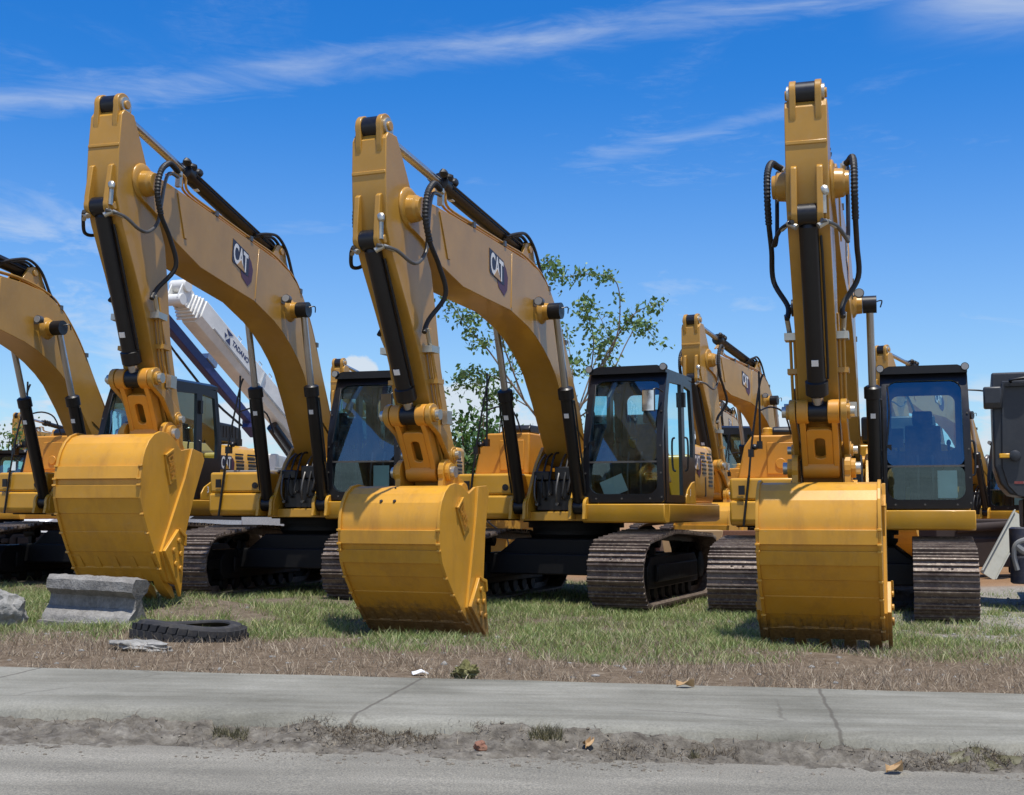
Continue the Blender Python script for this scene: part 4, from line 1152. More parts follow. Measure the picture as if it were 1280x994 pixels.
h2 = (.04 + .085 * rng.random(len(kk))) * big
V2, F2 = blades(x2, y2, ground_z(x2, y2) - .012, h2, rng.uniform(.005, .010, len(kk)), h2 * rng.uniform(.3, 1.2, len(kk)))
F = np.concatenate([F, F2 + len(V)]); V = np.concatenate([V, V2])
stuff(raw_mesh('grass', V, F, 3, M['grass']))
n = 190000
y = rng.uniform(8.8, 14.5, n); x = rng.uniform(-1, 1, n) * (.43 * y)
m1 = fbm(x, y, .8, 41); m2 = fbm(x, y, 3.5, 42)
dens = (1 - .62 * sstep(11.4, 13.0, y + (m1 - .5) * 3)) * np.clip(.35 + (m2 - .42) * 3.2, 0.05, 1) * (y > walk_far(x) - .05 + .16 * (m2 - .5))
keep = rng.uniform(0, 1, n) < dens * .6
x, y, m2 = x[keep], y[keep], m2[keep]
h = (.008 + .085 * rng.random(len(x)) ** 2.6) * (.3 + 1.4 * m2)
V, F = blades(x, y, ground_z(x, y) - .004, h, rng.uniform(.003, .007, len(x)), .03 + .07 * rng.random(len(x)))
stuff(raw_mesh('dry_grass', V, F, 3, M['straw']))
# sparse dry stalks on the kerb dirt
n = 90000
x = rng.uniform(-3.8, 3.8, n); t = rng.uniform(-.35, 1.2, n); y = walk_near(x) - t * (walk_near(x) - road_edge(x))
m1 = fbm(x, y, 1.6, 51)
keep = rng.random(n) < np.clip((m1 - .45) * 6, 0.03, 1) * np.exp(-((t - .12) / .42) ** 2)
x, y = x[keep], y[keep]
h = .006 + .045 * rng.random(len(x)) ** 2.5
V, F = blades(x, y, verge_z(x, y) - .004, h, rng.uniform(.0022, .005, len(x)), .015 + .05 * rng.random(len(x)))
stuff(raw_mesh('dry_weeds', V, F, 3, M['litter']))

M['debris'] = concrete('debris', (.09, .075, .06), (.19, .165, .13), (.36, .33, .29), 3, .5, fine=20)
# loose stones of the lot and kerb
def pebbles(name, xs, ys, zs, rs, mat):
    oc = np.array([[1, 0, 0], [-1, 0, 0], [0, 1, 0], [0, -1, 0], [0, 0, 1], [0, 0, -1]], float)
    of = np.array([[0, 2, 4], [2, 1, 4], [1, 3, 4], [3, 0, 4], [2, 0, 5], [1, 2, 5], [3, 1, 5], [0, 3, 5]])
    bm = bmesh.new(); bmesh.ops.create_icosphere(bm, subdivisions=1, radius=1)
    oc = np.array([v.co[:] for v in bm.verts]); of = np.array([[v.index for v in f.verts] for f in bm.faces]); bm.free()
    n = len(xs)
    V = oc[None] * (1 + rng.uniform(-.3, .3, (n, len(oc), 1))) * (rs[:, None, None] * rng.uniform(.5, 1.3, (n, 1, 3)) * np.array([1, 1, .6]))
    V = V + np.stack([xs, ys, zs], -1)[:, None]
    F = (np.arange(n)[:, None, None] * len(oc) + of[None]).ravel()
    return stuff(raw_mesh(name, V.reshape(-1, 3), F, 3, mat))
n = 4200; y = rng.uniform(12.2, 20, n); x = rng.uniform(4.0, 7.8, n)
k = rng.random(n) < sstep(4.0, 5.2, x) * .8 + .1; x, y = x[k], y[k]
pebbles('gravel', x, y, ground_z(x, y), .006 + .03 * rng.random(len(x)) ** 3, M['rock'])
n = 5200; x = rng.uniform(-4, 4, n); t = rng.uniform(-.25, 1.5, n); y = walk_near(x) - t * (walk_near(x) - road_edge(x))
k = rng.random(n) < 2.2 * fbm(x, y, 2, 61) - .6; x, y = x[k], y[k]
pebbles('pebbles', x, y, np.maximum(verge_z(x, y), side_z(x) - .125), .0025 + .014 * rng.random(len(x)) ** 4, M['debris'])
n = 900; y = rng.uniform(9.4, 15, n); x = rng.uniform(-.4, .4, n) * y
pebbles('stones', x, y, ground_z(x, y), .006 + .03 * rng.random(n) ** 4, M['rock'])

# ================================================================== MACHINES
GZ = lambda x, y: float(lot_z(x, y))
exA = make_excavator('yellow excavator with its bucket raised behind the broken concrete beam', (-2.735, 18.925, .125), 15.9, 4.05, .75, 4.35, curl=8.5, bw=.49, flare=.02, tank=False)
exB = make_excavator('yellow excavator in front of the leafy tree, two bolt holes in its bucket', (.901, 18.012, .082), 22.27, -1.09, .53, 6.06, paper='tilt', bolt_holes=True)
exC = make_excavator('yellow excavator facing head-on beside the charcoal vehicle', (4.459, 17.167, 0.0), 17.17, mirror=False, bw=.535, flare=0.0)
def dup(src, label, loc, yaw, scale=1.0, group=None):
    c = copy_tree(src); c.location = loc; c.rotation_euler = (0, 0, R(-yaw)); c['label'] = label; c.scale = (scale,) * 3
    if group: c['group'] = group
    return c
dup(exB, 'yellow excavator cut off at the left edge, only its boom foot and cab in view', (-6.25, 20.07, .16), 18.5)
BG = 'yellow excavators standing in the back rows'
dup(exB, 'back-row excavator whose boom badge shows between the middle cab and the head-on machine', (6.34, 30.1, 0), 28, group=BG)
dup(exC, 'far excavator with its arm tip showing just above the head-on machine\'s cab', (12.8, 34.7, 0), 42, 1.0, group=BG)
dup(exB, 'distant excavator with pale boom low behind the back-row cab', (7.9, 44.0, 0), 20, group=BG)
dup(exB, 'far excavator whose arm tip shows above the cab behind the middle bucket', (-2.3, 37.7, 0), 20, group=BG)
dup(exB, 'farthest excavator with its arm beside the green tree at the left edge', (-17.2, 55.4, 0), 20, group=BG)
dup(exB, 'back-row excavator with only its dark cab showing at the left edge', (-15.7, 39.5, 0), 18, group=BG)
exF = make_excavator('large excavator turned sideways, dark cab behind the middle machine', (6.0, 36.7, 0), 78, -38, -25, 0, scale=1.16, group=BG)

# ================================================================== PROPS
# broken concrete beam
def rough(o, amp, sub=4, scale=6.0):
    """chips and pits: subdivide and push along noise"""
    bm = bmesh.new(); bm.from_mesh(o.data)
    bmesh.ops.subdivide_edges(bm, edges=[e for e in bm.edges], cuts=sub, use_grid_fill=True)
    bm.normal_update()
    for v in bm.verts:
        n = noise.noise(v.co * scale) * .6 + noise.noise(v.co * scale * 3.1) * .4
        v.co += v.normal * amp * n
    bm.to_mesh(o.data); bm.free(); o.data.shade_smooth(); o.data.set_sharp_from_angle(angle=R(38))

cb = MB()
prof = [(-.30, 0), (.24, 0), (.22, .10), (.10, .17), (.09, .27), (.20, .31), (.20, .385), (.15, .42), (-.15, .42), (-.20, .385), (-.20, .31), (-.09, .26), (-.10, .17), (-.22, .10), (-.24, .055), (-.30, .05)]
rings = []
for k, xx in enumerate(np.linspace(-.50, .50, 9)):
    sc_ = 1.0 if k < 8 else .93
    rings.append([Vector((xx + (.03 * noise.noise(Vector((a * 9, b * 9, k))) if k in (0, 8) else 0), a * sc_, b * (1 if k < 8 else .97))) for a, b in prof])
cb.loft(rings)
o = cb.build('concrete_block', M['concrete'], bevel=0)
rough(o, .016, 3, 7)
p = at(118, 778, 13.0); o.location = (p.x, 13.0, GZ(p.x, 13.0) - .04); o.rotation_euler = (R(-3), R(2.5), R(-7)); o.scale = (.90, 1.05, 1.22)
tag(o, 'broken grey concrete beam with a recessed side, lying behind the old tyre', 'concrete block')

r_ = MB(); r_.blob((0, 0, 0), .24, .22, .21, 3, .30, 4); o = r_.build('boulder', M['rock']); o.location = (-4.98, 12.6, GZ(-4.98, 12.6) + .13)
tag(o, 'pale rounded boulder beside the broken concrete beam', 'rock')
r_ = MB(); r_.blob((0, 0, 0), .25, .13, .055, 9, .5, 4); o = r_.build('flat_stone', M['rock']); o.location = (-3.10, 10.8, GZ(-3.10, 10.8) + .025); o.rotation_euler = (0, R(3), R(-6))
tag(o, 'flat pale stone lying in dry grass in front of the tyre', 'stone')

# old tyre lying on its side, half sunk
ty = MB()
n = 96; rings = []
cs = [(.495, .0), (.495, .06), (.492, .14), (.475, .20), (.44, .25), (.385, .262), (.345, .25), (.34, .235), (.37, .222), (.42, .20), (.445, .14), (.45, .05), (.44, -.02), (.40, -.04), (.36, -.05), (.37, -.07), (.46, -.06)]
for k in range(n):
    a = 2 * PI * k / n
    wob = 1 + .03 * math.sin(2 * a + .5)
    rings.append([Vector((r * wob * math.cos(a), r * wob * math.sin(a), z + .02 * math.sin(a * 2))) for r, z in cs])
rings.append(rings[0]); ty.loft(rings, caps=False)
for k in range(34):
    a = 2 * PI * k / 34; wob = 1 + .03 * math.sin(2 * a + .5)
    for lo, hi, sh in ((.0, .075, .02), (.085, .165, -.03), (.172, .225, .015)):
        a2 = a + sh; er = Vector((math.cos(a2), math.sin(a2), 0)); et = Vector((-math.sin(a2), math.cos(a2), 0))
        rr = .492 * wob - max(0, hi - .17) * .35
        ty.obox(er * rr + Vector((0, 0, (lo + hi) / 2 + .02 * math.sin(a2 * 2))), er * .022, et * .036, Vector((0, 0, (hi - lo) / 2)) + et * sh * .5)
o = ty.build('old_tyre', M['tyre'], bevel=0)
p = at(236, 788, 11.75); o.location = (p.x, 11.75, GZ(p.x, 11.75) - .125); o.rotation_euler = (R(-2.5), R(3), 0)
tag(o, 'worn black truck tyre lying flat in the dry grass', 'tyre')

# small litter on the walkway
pm = MB()
pm.loft([[Vector((-.055, a, .012 + .01 * math.sin(a * 60))) for a in np.linspace(-.03, .03, 5)] + [Vector((-.055, a, .006)) for a in np.linspace(.03, -.03, 5)],
         [Vector((.01, a * 1.2, .03 + .012 * math.cos(a * 50))) for a in np.linspace(-.03, .03, 5)] + [Vector((.01, a * 1.2, .022)) for a in np.linspace(.03, -.03, 5)],
         [Vector((.06, a, .014)) for a in np.linspace(-.03, .03, 5)] + [Vector((.06, a, .006)) for a in np.linspace(.03, -.03, 5)]])
o = pm.build('paper_scrap', M['white']); p = at(525, 846, 9.5); o.location = (p.x, 9.47, float(ground_z(p.x, 9.47)) + .006); o.rotation_euler = (0, 0, .3)
tag(o, 'crumpled white paper scrap on the edge of the dry grass', 'litter')
mm = MB(); mm.blob((0, 0, .04), .085, .07, .055, 5, .9, 4); mm.blob((.05, .02, .06), .04, .04, .03, 6, .8, 3)
M['moss'] = concrete('dried_plant', (.09, .085, .03), (.2, .19, .075), (.36, .34, .17), 14, 1.0, fine=60)
o = mm.build('coconut_husk', M['moss']); p = at(580, 850, 9.3); o.location = (p.x, 9.33, float(ground_z(p.x, 9.33)) + .012)
tag(o, 'greenish dried husk lump lying where the dry grass meets the walkway', 'plant husk')
M['dryleaf'] = paint('dry_leaf', (.42, .27, .13), .8, (.5, .4, .25), .3)
def dry_leaf(px, py, Y, z, s, label, rz):
    q = MB()
    def leafpt(t, e): return Vector(((t - .5) * s, e * s * .32 * math.sin(PI * min(max(t, .04), .96)), .02 + .018 * math.sin(t * 5 + e * 2) + abs(e) * .025))
    up = [[leafpt(t, e) for e in (-1, -.5, 0, .5, 1)] for t in np.linspace(0, 1, 8)]
    q.loft([r + [v - Vector((0, 0, .004)) for v in r[::-1]] for r in up])
    o = q.build('dry_leaf', M['dryleaf']); p = at(px, py, Y); o.location = (p.x, Y, z(p.x, Y)); o.rotation_euler = (.1, -.1, rz)
    tag(o, label, 'leaf', 'curled dry leaves')
wz = lambda x, y: float(side_z(x)) + .016
rz_ = lambda x, y: float(side_z(x)) - .122
dry_leaf(857, 861, 8.98, wz, .13, 'curled tan leaf on the walkway\'s grass-side edge', .2)
dry_leaf(1118, 963, 6.85, rz_, .12, 'curled tan leaf on the road edge below the walkway crack', .5)
dry_leaf(735, 925, 7.2, lambda x, y: float(verge_z(x, y)), .10, 'curled brown leaf beside the tuft of weeds in the gutter', 1.2)
r_ = MB(); r_.blob((0, 0, .02), .035, .03, .028, 12, .5, 3)
M['redstone'] = paint('red_stone', (.24, .11, .07), .85, dust_amt=.3)
o = r_.build('red_stone', M['redstone']); p = at(600, 938, 7.18); o.location = (p.x, 7.18, float(verge_z(p.x, 7.18)))
tag(o, 'small reddish stone lying in the gutter dirt', 'stone')
def tuft(px, py, Y, n, h, spread, label, zf, mat):
    p = at(px, py, Y)
    x = p.x + np.clip(rng.normal(0, spread, n), -1.5 * spread, 1.5 * spread); y = Y + np.clip(rng.normal(0, spread * .5, n), -.7 * spread, .7 * spread)
    hh = h * rng.uniform(.35, 1, n)
    V, F = blades(x * 0, y * 0, x * 0, hh, np.full(n, .004), hh * rng.uniform(.2, .9, n))
    V = V.reshape(n, 5, 3) + np.stack([x - p.x, y - Y, np.array([float(zf(a, b)) for a, b in zip(x, y)]) - float(zf(p.x, Y))], -1)[:, None]
    # root mat that ties the blades together
    m_ = 40; ang_ = np.linspace(0, 2 * PI, m_, endpoint=False); rr_ = np.concatenate([np.full(m_, .6), np.full(m_, 1.75) * rng.uniform(.9, 1.1, m_)])
    rx_ = np.concatenate([np.cos(ang_), np.cos(ang_)]) * rr_ * spread; ry_ = np.concatenate([np.sin(ang_), np.sin(ang_)]) * rr_ * spread * .5
    rz2 = np.array([float(zf(p.x + a, Y + b)) for a, b in zip(rx_, ry_)]) - float(zf(p.x, Y)) + .001
    base_ = len(V.reshape(-1, 3)); z0_ = .008
    V = np.concatenate([V.reshape(-1, 3), np.stack([rx_, ry_, rz2], -1), [[0, 0, z0_]]])
    ii_ = np.arange(m_); jj_ = (ii_ + 1) % m_
    F2 = np.concatenate([np.stack([ii_, ii_ + m_, jj_ + m_], -1), np.stack([ii_, jj_ + m_, jj_], -1), np.stack([np.full(m_, 2 * m_), ii_, jj_], -1)]).ravel() + base_
    F = np.concatenate([F, F2])
    o = raw_mesh('weed_tuft', V, F, 3, mat); o.location = (p.x, Y, float(zf(p.x, Y)) - .005)
    tag(o, label, 'weeds', 'weed tufts along the kerb')
tuft(682, 922, 7.3, 300, .085, .055, 'green and brown weed tuft growing in the middle of the gutter', verge_z, M['weed'])
tuft(287, 915, 7.45, 260, .07, .06, 'dark dried weed clump in the gutter near the road', verge_z, M['weed'])
tuft(868, 932, 7.12, 60, .06, .018, 'thin weed sprig growing from the walkway crack', verge_z, M['weed'])
tuft(1225, 930, 7.08, 220, .04, .12, 'low mat of green-brown weeds on the kerb near the road-edge leaf', verge_z, M['weed'])
tuft(170, 885, 7.8, 160, .03, .10, 'low mat of straw-coloured weeds on the walkway edge below the tyre', verge_z, M['straw'])
rp = MB(); rp.cyl((0, 0, 0), (.05, .02, .72), .014)
o = rp.build('steel_rod', M['greycast']); o.location = (-4.93, 14.6, GZ(-4.93, 14.6))
tag(o, 'thin grey rod standing upright beside the raised bucket', 'rod')

# pale channel leaning against the charcoal vehicle
pk = MB()
b0 = at(1234, 716, 25.6); b0.z = .0; b1 = at(1275, 644, 26.3)
d = (b1 - b0); L = d.length; d = d / L; sx = Vector((1, .15, 0)); sx = (sx - d * sx.dot(d)).normalized(); nn = d.cross(sx)
c = (b0 + b1) / 2
pk.obox(c, sx * .16, d * (L / 2), nn * .015); pk.obox(c + sx * .15 - nn * .04, sx * .012, d * (L / 2 - .004), nn * .045); pk.obox(c - sx * .15 - nn * .04, sx * .012, d * (L / 2 - .004), nn * .045)
o = pk.build('steel_channel', M['plank'], bevel=.004)
tag(o, 'pale steel channel propped at a slant behind the charcoal vehicle', 'beam')

# charcoal vehicle cut off by the right edge
tv = thing('site_truck', 'charcoal vehicle with an amber lamp and a wing mirror', 'truck', (6.60, 17.4, GZ(6.60, 17.4)), R(-20))
q = MB()
prof = [(-.05, 3.22), (-.05, 1.95), (.02, 1.70), (.14, 1.56), (.35, 1.52), (2.4, 1.52), (2.4, 3.22)]
q.loft([[Vector((a, y, b)) for a, b in prof] for y in (0, 2.2)])
body = q.build('cab', M['charcoal'], tv, bevel=.03, seg=3)
q = MB(); q.loft([[Vector((a + .10, y, b * .985)) for a, b in prof[1:5]] + [Vector((2.2, y, 1.54)), Vector((2.2, y, 3.1)), Vector((.08, y, 3.1))] for y in (-.03, 0)])
q.build('rear_panel', M['charcoal'], body, bevel=.012)
q = MB(); q.tube([(.2, -.05, 3.08), (.2, -.12, 3.1), (.42, -.12, 3.13), (.42, -.05, 3.13)], .018); q.box(.12, .5, -.09, -.03, 3.02, 3.06); q.build('grab_handle', M['black'], body)
q = MB(); q.box(.02, .16, -.08, -.03, 2.05, 2.11); q.build('marker_lamp', M['lampamber'], body, bevel=.01)
q = MB(); q.lathe((.22, -.04, 2.08), (.22, -.10, 2.08), [(0, .075), (.05, .07), (.06, .05)]); q.build('lamp_bracket', M['charcoal'], body)
q = MB(); q.box(.2, .32, -.036, -.031, 1.70, 1.735); q.build('reflector', M['carred'], body)
q = MB(); q.box(.32, .44, -.036, -.031, 1.70, 1.735); q.build('reflector', M['greycast'], body)
q = MB(); q.tube([(-.02, .1, 2.95), (-.2, -.02, 2.98), (-.48, -.05, 3.0)], .012); q.build('mirror_arm', M['black'], tv)
q = MB(); q.prism([(0.12, 3.02), (0.12, 2.80), (.06, 2.72), (-.02, 2.72), (-.03, 3.02)], -.16, .08); q.build('mirror_housing', M['charcoal'], tv, bevel=.025)
q = MB(); q.obox((-.06, -.16, 2.88), (.07, 0, 0), (0, .003, 0), (0, 0, .11)); None
q = MB(); q.box(.5, 2.3, .2, 4.5, .75, 1.15); q.box(.6, .75, .1, .3, .5, 1.5); q.box(.3, .5, .1, 2.0, 1.1, 1.5); q.build('chassis', M['under'], tv, bevel=.02)
q = MB(); q.lathe((.26, .1, .36), (.26, .1, 1.12), [(0, .12), (.02, .15), (.36, .15), (.37, .135), (.40, .135), (.41, .15), (.74, .15), (.76, .12)]); q.build('air_tank', M['bluebarrel'], tv)
q = MB(); q.tube([(.2, -.1, .55), (.16, -.12, .75), (.2, -.14, .9), (.34, -.14, .96), (.5, -.14, .95)], .035); q.tube([(.2, -.13, .88), (.3, -.12, .8), (.45, -.1, .8)], .05); q.build('tow_ring', M['greycast'], tv)
def wheel(parent, c, r, w, ax=(1, 0, 0)):
    c, ax = Vector(c), Vector(ax)
    q = MB(); q.lathe(c - ax * w / 2, c + ax * w / 2, [(0, r * .6), (0, r * .9), (w * .12, r * .98), (w * .3, r), (w * .7, r), (w * .88, r * .98), (w, r * .9), (w, r * .6)], n=28)
    t = q.build('tyre', M['tyre'], parent)
    q = MB(); q.lathe(c - ax * w * .42, c + ax * w * .42, [(0, r * .2), (w * .05, r * .58), (w * .80, r * .58), (w * .84, r * .2)], n=20); q.build('rim', M['greycast'], t)
wheel(tv, (.75, 1.0, .5), .52, .4); wheel(tv, (.75, 3.6, .5), .52, .4); wheel(tv, (2.1, 1.0, .5), .52, .4); wheel(tv, (2.1, 3.6, .5), .52, .4)

# ---- crane truck behind the left machine
b0 = at(405, 585, 40); b1 = at(226, 372, 33)
cr = thing('crane_truck', 'mobile crane with a white telescopic boom and navy jib, slanting against the sky', 'crane', (b0.x, b0.y, 0))
o0 = Vector((b0.x, b0.y, 0))
d = (b1 - b0).normalized(); L = (b1 - b0).length
sx = d.cross(Vector((0, 0, 1))).normalized() * -1
if sx.x < 0: sx = -sx
up = sx.cross(d).normalized()
if up.z < 0: up = -up
B0 = b0 - o0
def section(mb, t0, t1, hw, hh):
    pr = [(-hw, hh), (hw, hh), (hw, -hh * .45), (hw * .62, -hh), (-hw * .62, -hh), (-hw, -hh * .45)]
    mb.loft([[B0 + d * t + sx * a + up * b for a, b in pr] for t in (t0, t1)])
q = MB(); section(q, 0, L * .93, .33, .34); bm0 = q.build('telescopic_boom', M['whitepaint'], cr, bevel=.02)
for k in range(5):
    q = MB(); s_ = 1 - .085 * (k + 1)
    section(q, L * .90, L * .935 + .10 * (k + 1), .33 * s_, .34 * s_)
    q.obox(B0 + d * (L * .935 + .10 * (k + 1) - .03) + up * .0, sx * (.345 * s_), d * .025, up * (.36 * s_))
    q.build('boom_section', M['whitepaint'], bm0, bevel=.008)
q = MB()
for s in (-1, 1): q.prism([(0, 0)] * 0 + [(-.01, 0), (0, .01), (.01, 0)], 0, .001) if False else None
hd_ = B0 + d * (L * .935 + .62)
for s in (-1, 1): q.obox(hd_ + sx * .17 * s + up * .03, sx * .02, d * .26, up * .27)
q.cyl(hd_ - sx * .25 + up * .25 + d * .1, hd_ + sx * .25 + up * .25 + d * .1, .17); q.cyl(hd_ - sx * .25 - up * .2 + d * .1, hd_ + sx * .25 - up * .2 + d * .1, .15)
q.build('boom_head', M['whitepaint'], bm0, bevel=.01)
fx = B0 + sx * .335
q = MB(); text_on(q, 'TADANO', fx + d * (L * .70) + up * .09, -d, up, .92, .15); q.build('lettering', M['navy'], bm0, fix=False)
q = MB()
e0 = fx + d * (L * .78) + up * .12
for tri in (((-.3, .2), (.30, .2), (.0, .02)), ((-.12, -.26), (.12, .0), (.30, -.26)), ((-.34, -.02), (-.1, -.02), (-.2, -.2))):
    q.panel([e0 - d * a * .62 + up * b * .7 for a, b in tri], sx * .004)
q.build('emblem', M['navy'], bm0)
q = MB(); q.tube([fx + d * (L * .86) - up * .12, fx + d * (L * .6) - up * .16, fx + d * (L * .3) - up * .16], .03)
q.obox(fx + d * (L * .55) - up * .02, sx * .04, d * .05, up * .3); q.obox(fx + d * (L * .33) + up * .1, sx * .05, d * .12, up * .14)
q.build('hose_rail', M['carsilver'], bm0)
q = MB(); 
for k in range(4): q.tube([fx + d * (L * (.50 + .07 * k)) + up * .36 - sx * .05, fx + d * (L * (.50 + .07 * k)) + up * .46 - sx * .05, fx + d * (L * (.52 + .07 * k)) + up * .46 - sx * .05, fx + d * (L * (.52 + .07 * k)) + up * .36 - sx * .05], .012, smooth=0)
q.build('boom_handle', M['carsilver'], bm0)
j0 = at(314, 528, 35.5) - o0; j1 = at(196, 388, 32.6) - o0
dj = (j1 - j0).normalized(); LJ = (j1 - j0).length
q = MB(); q.loft([[j0 + dj * t + sx * a * k + up * b * k for a, b in ((-.11, .14), (.11, .14), (.11, -.14), (-.11, -.14))] for t, k in ((0, .8), (LJ * .3, 1.0), (LJ, 1.05))])
jib = q.build('stowed_jib', M['navy'], cr, bevel=.02)
q = MB(); q.obox(j0 - dj * .1 - up * .02, sx * .16, dj * .22, up * .24); q.cyl(j0 - sx * .2, j0 + sx * .2, .16); q.build('jib_head', M['navy'], jib, bevel=.02)
q = MB(); q.tube([j0 + dj * 3.3 - up * .45, j0 + dj * 1.6 - up * .52, j0 + dj * .3 - up * .34], .035, smooth=3); q.tube([j0 + dj * LJ - up * .35, j0 + dj * 3.2 - up * .46], .03); q.build('jib_stay', M['black'], jib)
q = MB(); q.obox(j0 + dj * 2.2 + up * .24, sx * .14, dj * .2, up * .08); q.build('jib_pin', M['carsilver'], jib)
q = MB(); q.box(-1.1, 1.1, -1.0, 2.6, 1.35, 2.35); q.box(-.9, -.5, -1.0, 1.6, 2.3, 3.0); q.box(.5, .9, -1.0, 1.6, 2.3, 3.0); q.build('turntable', M['whitepaint'], cr, bevel=.04)
q = MB(); q.box(-1.25, 1.25, -6.2, 5.2, .78, 1.3); q.build('carrier', M['carsilver'], cr, bevel=.04)
q = MB(); q.loft([[Vector((a, y, b)) for a, b in ((-1.9, 1.4), (-1.15, 1.4), (-1.15, 3.0), (-1.75, 3.0), (-1.9, 2.3))] for y in (-1.8, .2)]); q.build('operator_cab', M['whitepaint'], cr, bevel=.04)
q = MB(); q.cyl(Vector((0, -1.2, 1.9)), B0 + d * 3.2 - up * .5, .17); q.build('lift_cylinder', M['black'], cr)
for y in (-5.0, -3.5, 2.2, 3.7):
    for s in (-1, 1): wheel(cr, (s * 1.05, y, .62), .62, .42)

# ---- cars behind
def car(name, label, cat, col, loc, rz, pickup=False):
    t = thing(name, label, cat, loc, rz)
    q = MB()
    if pickup: side = [(2.55, .45), (2.62, .7), (2.55, .98), (1.6, 1.12), (.95, 1.72), (.6, 1.78), (-.5, 1.78), (-.75, 1.72), (-.85, 1.12), (-2.55, 1.1), (-2.6, .5)]
    else: side = [(2.1, .40), (2.2, .62), (2.1, .82), (1.1, .95), (.45, 1.38), (.1, 1.46), (-.9, 1.45), (-1.35, 1.35), (-1.85, 1.0), (-2.15, .95), (-2.2, .45)]
    q.loft([[Vector((-y, w * (.86 if (y > 1.25 * (1.0 if not pickup else 1.05)) else 1), v)) if False else Vector((w * (.84 if v > 1.2 else 1), -u, v)) for u, v in side] for w, y in ((-.86, 0), (.86, 0))])
    b = q.build('body', col, t, bevel=.06, seg=3)
    f = side[0][0]
    q = MB(); zt = .98 if pickup else .74
    q.box(-.52, .52, -f - .10, -f - .02, zt - .32, zt - .02); q.build('grille', M['black'], b, bevel=.01)
    q = MB()
    for k in range(3): q.box(-.50, .50, -f - .115, -f - .10, zt - .29 + .1 * k, zt - .245 + .1 * k)
    q.build('grille_bar', M['carwhite'], b)
    for s in (-1, 1):
        q = MB(); q.box(s * .66 - .13, s * .66 + .13, -f - .06, -f + .05, zt - .26, zt - .04); q.build('headlight', M['lens'], t, bevel=.03)
    q = MB(); q.box(-.84, .84, -f - .13, -f, .36, .56); q.build('bumper', col, t, bevel=.04)
    ga = [(1.42, 1.16), (.93, 1.64), (-.55, 1.64), (-.75, 1.16)] if pickup else [(.95, .99), (.38, 1.34), (-.95, 1.36), (-1.5, 1.04)]
    q = MB()
    for s in (-1, 1): q.prism(ga, s * .80 - .06, s * .80 + .06 if True else 0)
    q.build('side_window', M['black'], t)
    ws = [(1.55, 1.14), (.98, 1.70)] if pickup else [(1.08, .97), (.46, 1.37)]
    q = MB(); q.panel([P(-.66, ws[0][0] + .03, ws[0][1] + .02), P(.66, ws[0][0] + .03, ws[0][1] + .02), P(.58, ws[1][0] + .03, ws[1][1] + .02), P(-.58, ws[1][0] + .03, ws[1][1] + .02)], (0, .02, .0)); q.build('windscreen', M['black'], t)
    rw = .38 if pickup else .32
    for u in ((1.65, -1.6) if pickup else (1.35, -1.35)):
        for s in (-1, 1): wheel(t, (s * .80, -u, rw), rw, .22)
    return t
car('pickup_truck', 'white pickup truck with a slotted grille, facing out beneath a yellow box', 'pickup truck', M['carwhite'], (-17.6, 48, 0), R(8), True)
car('parked_car', 'pale silver car seen through the gap above the machine tracks', 'car', M['carsilver'], (-9.0, 43, 0), R(75))
car('parked_car', 'dark red car seen through the gap above the machine tracks', 'car', M['carred'], (-8.2, 48.5, 0), R(-82))

# ---- scrap under and behind the middle and right machines
q = MB()
for z in (.15, .75): q.box(0, 4.6, 0, .22, z, z + .18)
for x in (0.05, 1.5, 3.0, 4.35): q.box(x, x + .16, .03, .19, .33, .75)
q.box(.2, 4.4, .06, .12, .33, .75)
M['rust'] = paint('rusty_steel', (.17, .075, .04), .75, (.3, .18, .1), .4, bump=.2)
o = q.build('scrap_rack', M['rust'], bevel=.01); o.location = (2.0, 24.2, 0); o.rotation_euler = (0, 0, R(-6))
tag(o, 'rusty brown steel frame lying behind the middle machine', 'scrap metal')
q = MB(); q.prism([(-.42, 0), (.42, 0), (.56, .95), (-.56, .95)], -.3, .3); q.xform(lambda p: Vector((-p.y, p.x, p.z)))
M['wood'] = paint('bare_wood', (.42, .27, .13), .75, (.5, .4, .25), .3, bump=.2)
o = q.build('wooden_stand', M['wood'], bevel=.015); o.location = (3.2, 23.2, .0)
tag(o, 'tan tapered wooden stand behind the middle machine', 'stand')
q = MB()
M['rustdark'] = paint('dark_rust', (.035, .022, .018), .8, (.12, .08, .06), .2, bump=.2)
q.box(0, 2.6, 0, .9, .35, .75); q.box(.1, 2.5, -.06, 0, .1, .5); q.box(.3, .8, -.02, .6, 0, .35); q.box(1.8, 2.3, -.02, .6, 0, .35); q.cyl((.4, -.08, .62), (2.3, -.08, .70), .06)
o = q.build('scrap_girders', M['rustdark'], bevel=.02); o.location = (8.7, 26.4, 0); o.rotation_euler = (0, 0, R(5)); o.scale = (1, 1, 1.5)
tag(o, 'dark rusty scrap girders behind the pale propped channel', 'scrap metal')
md = MB(); md.blob((0, 0, 0), 1.4, .8, .30, 21, .6, 4)
o = md.build('soil_heap', M['soil']); o.location = (5.25, 19.6, .0); tag(o, 'low grey heap of dry soil between the head-on machine\'s tracks', 'soil heap')

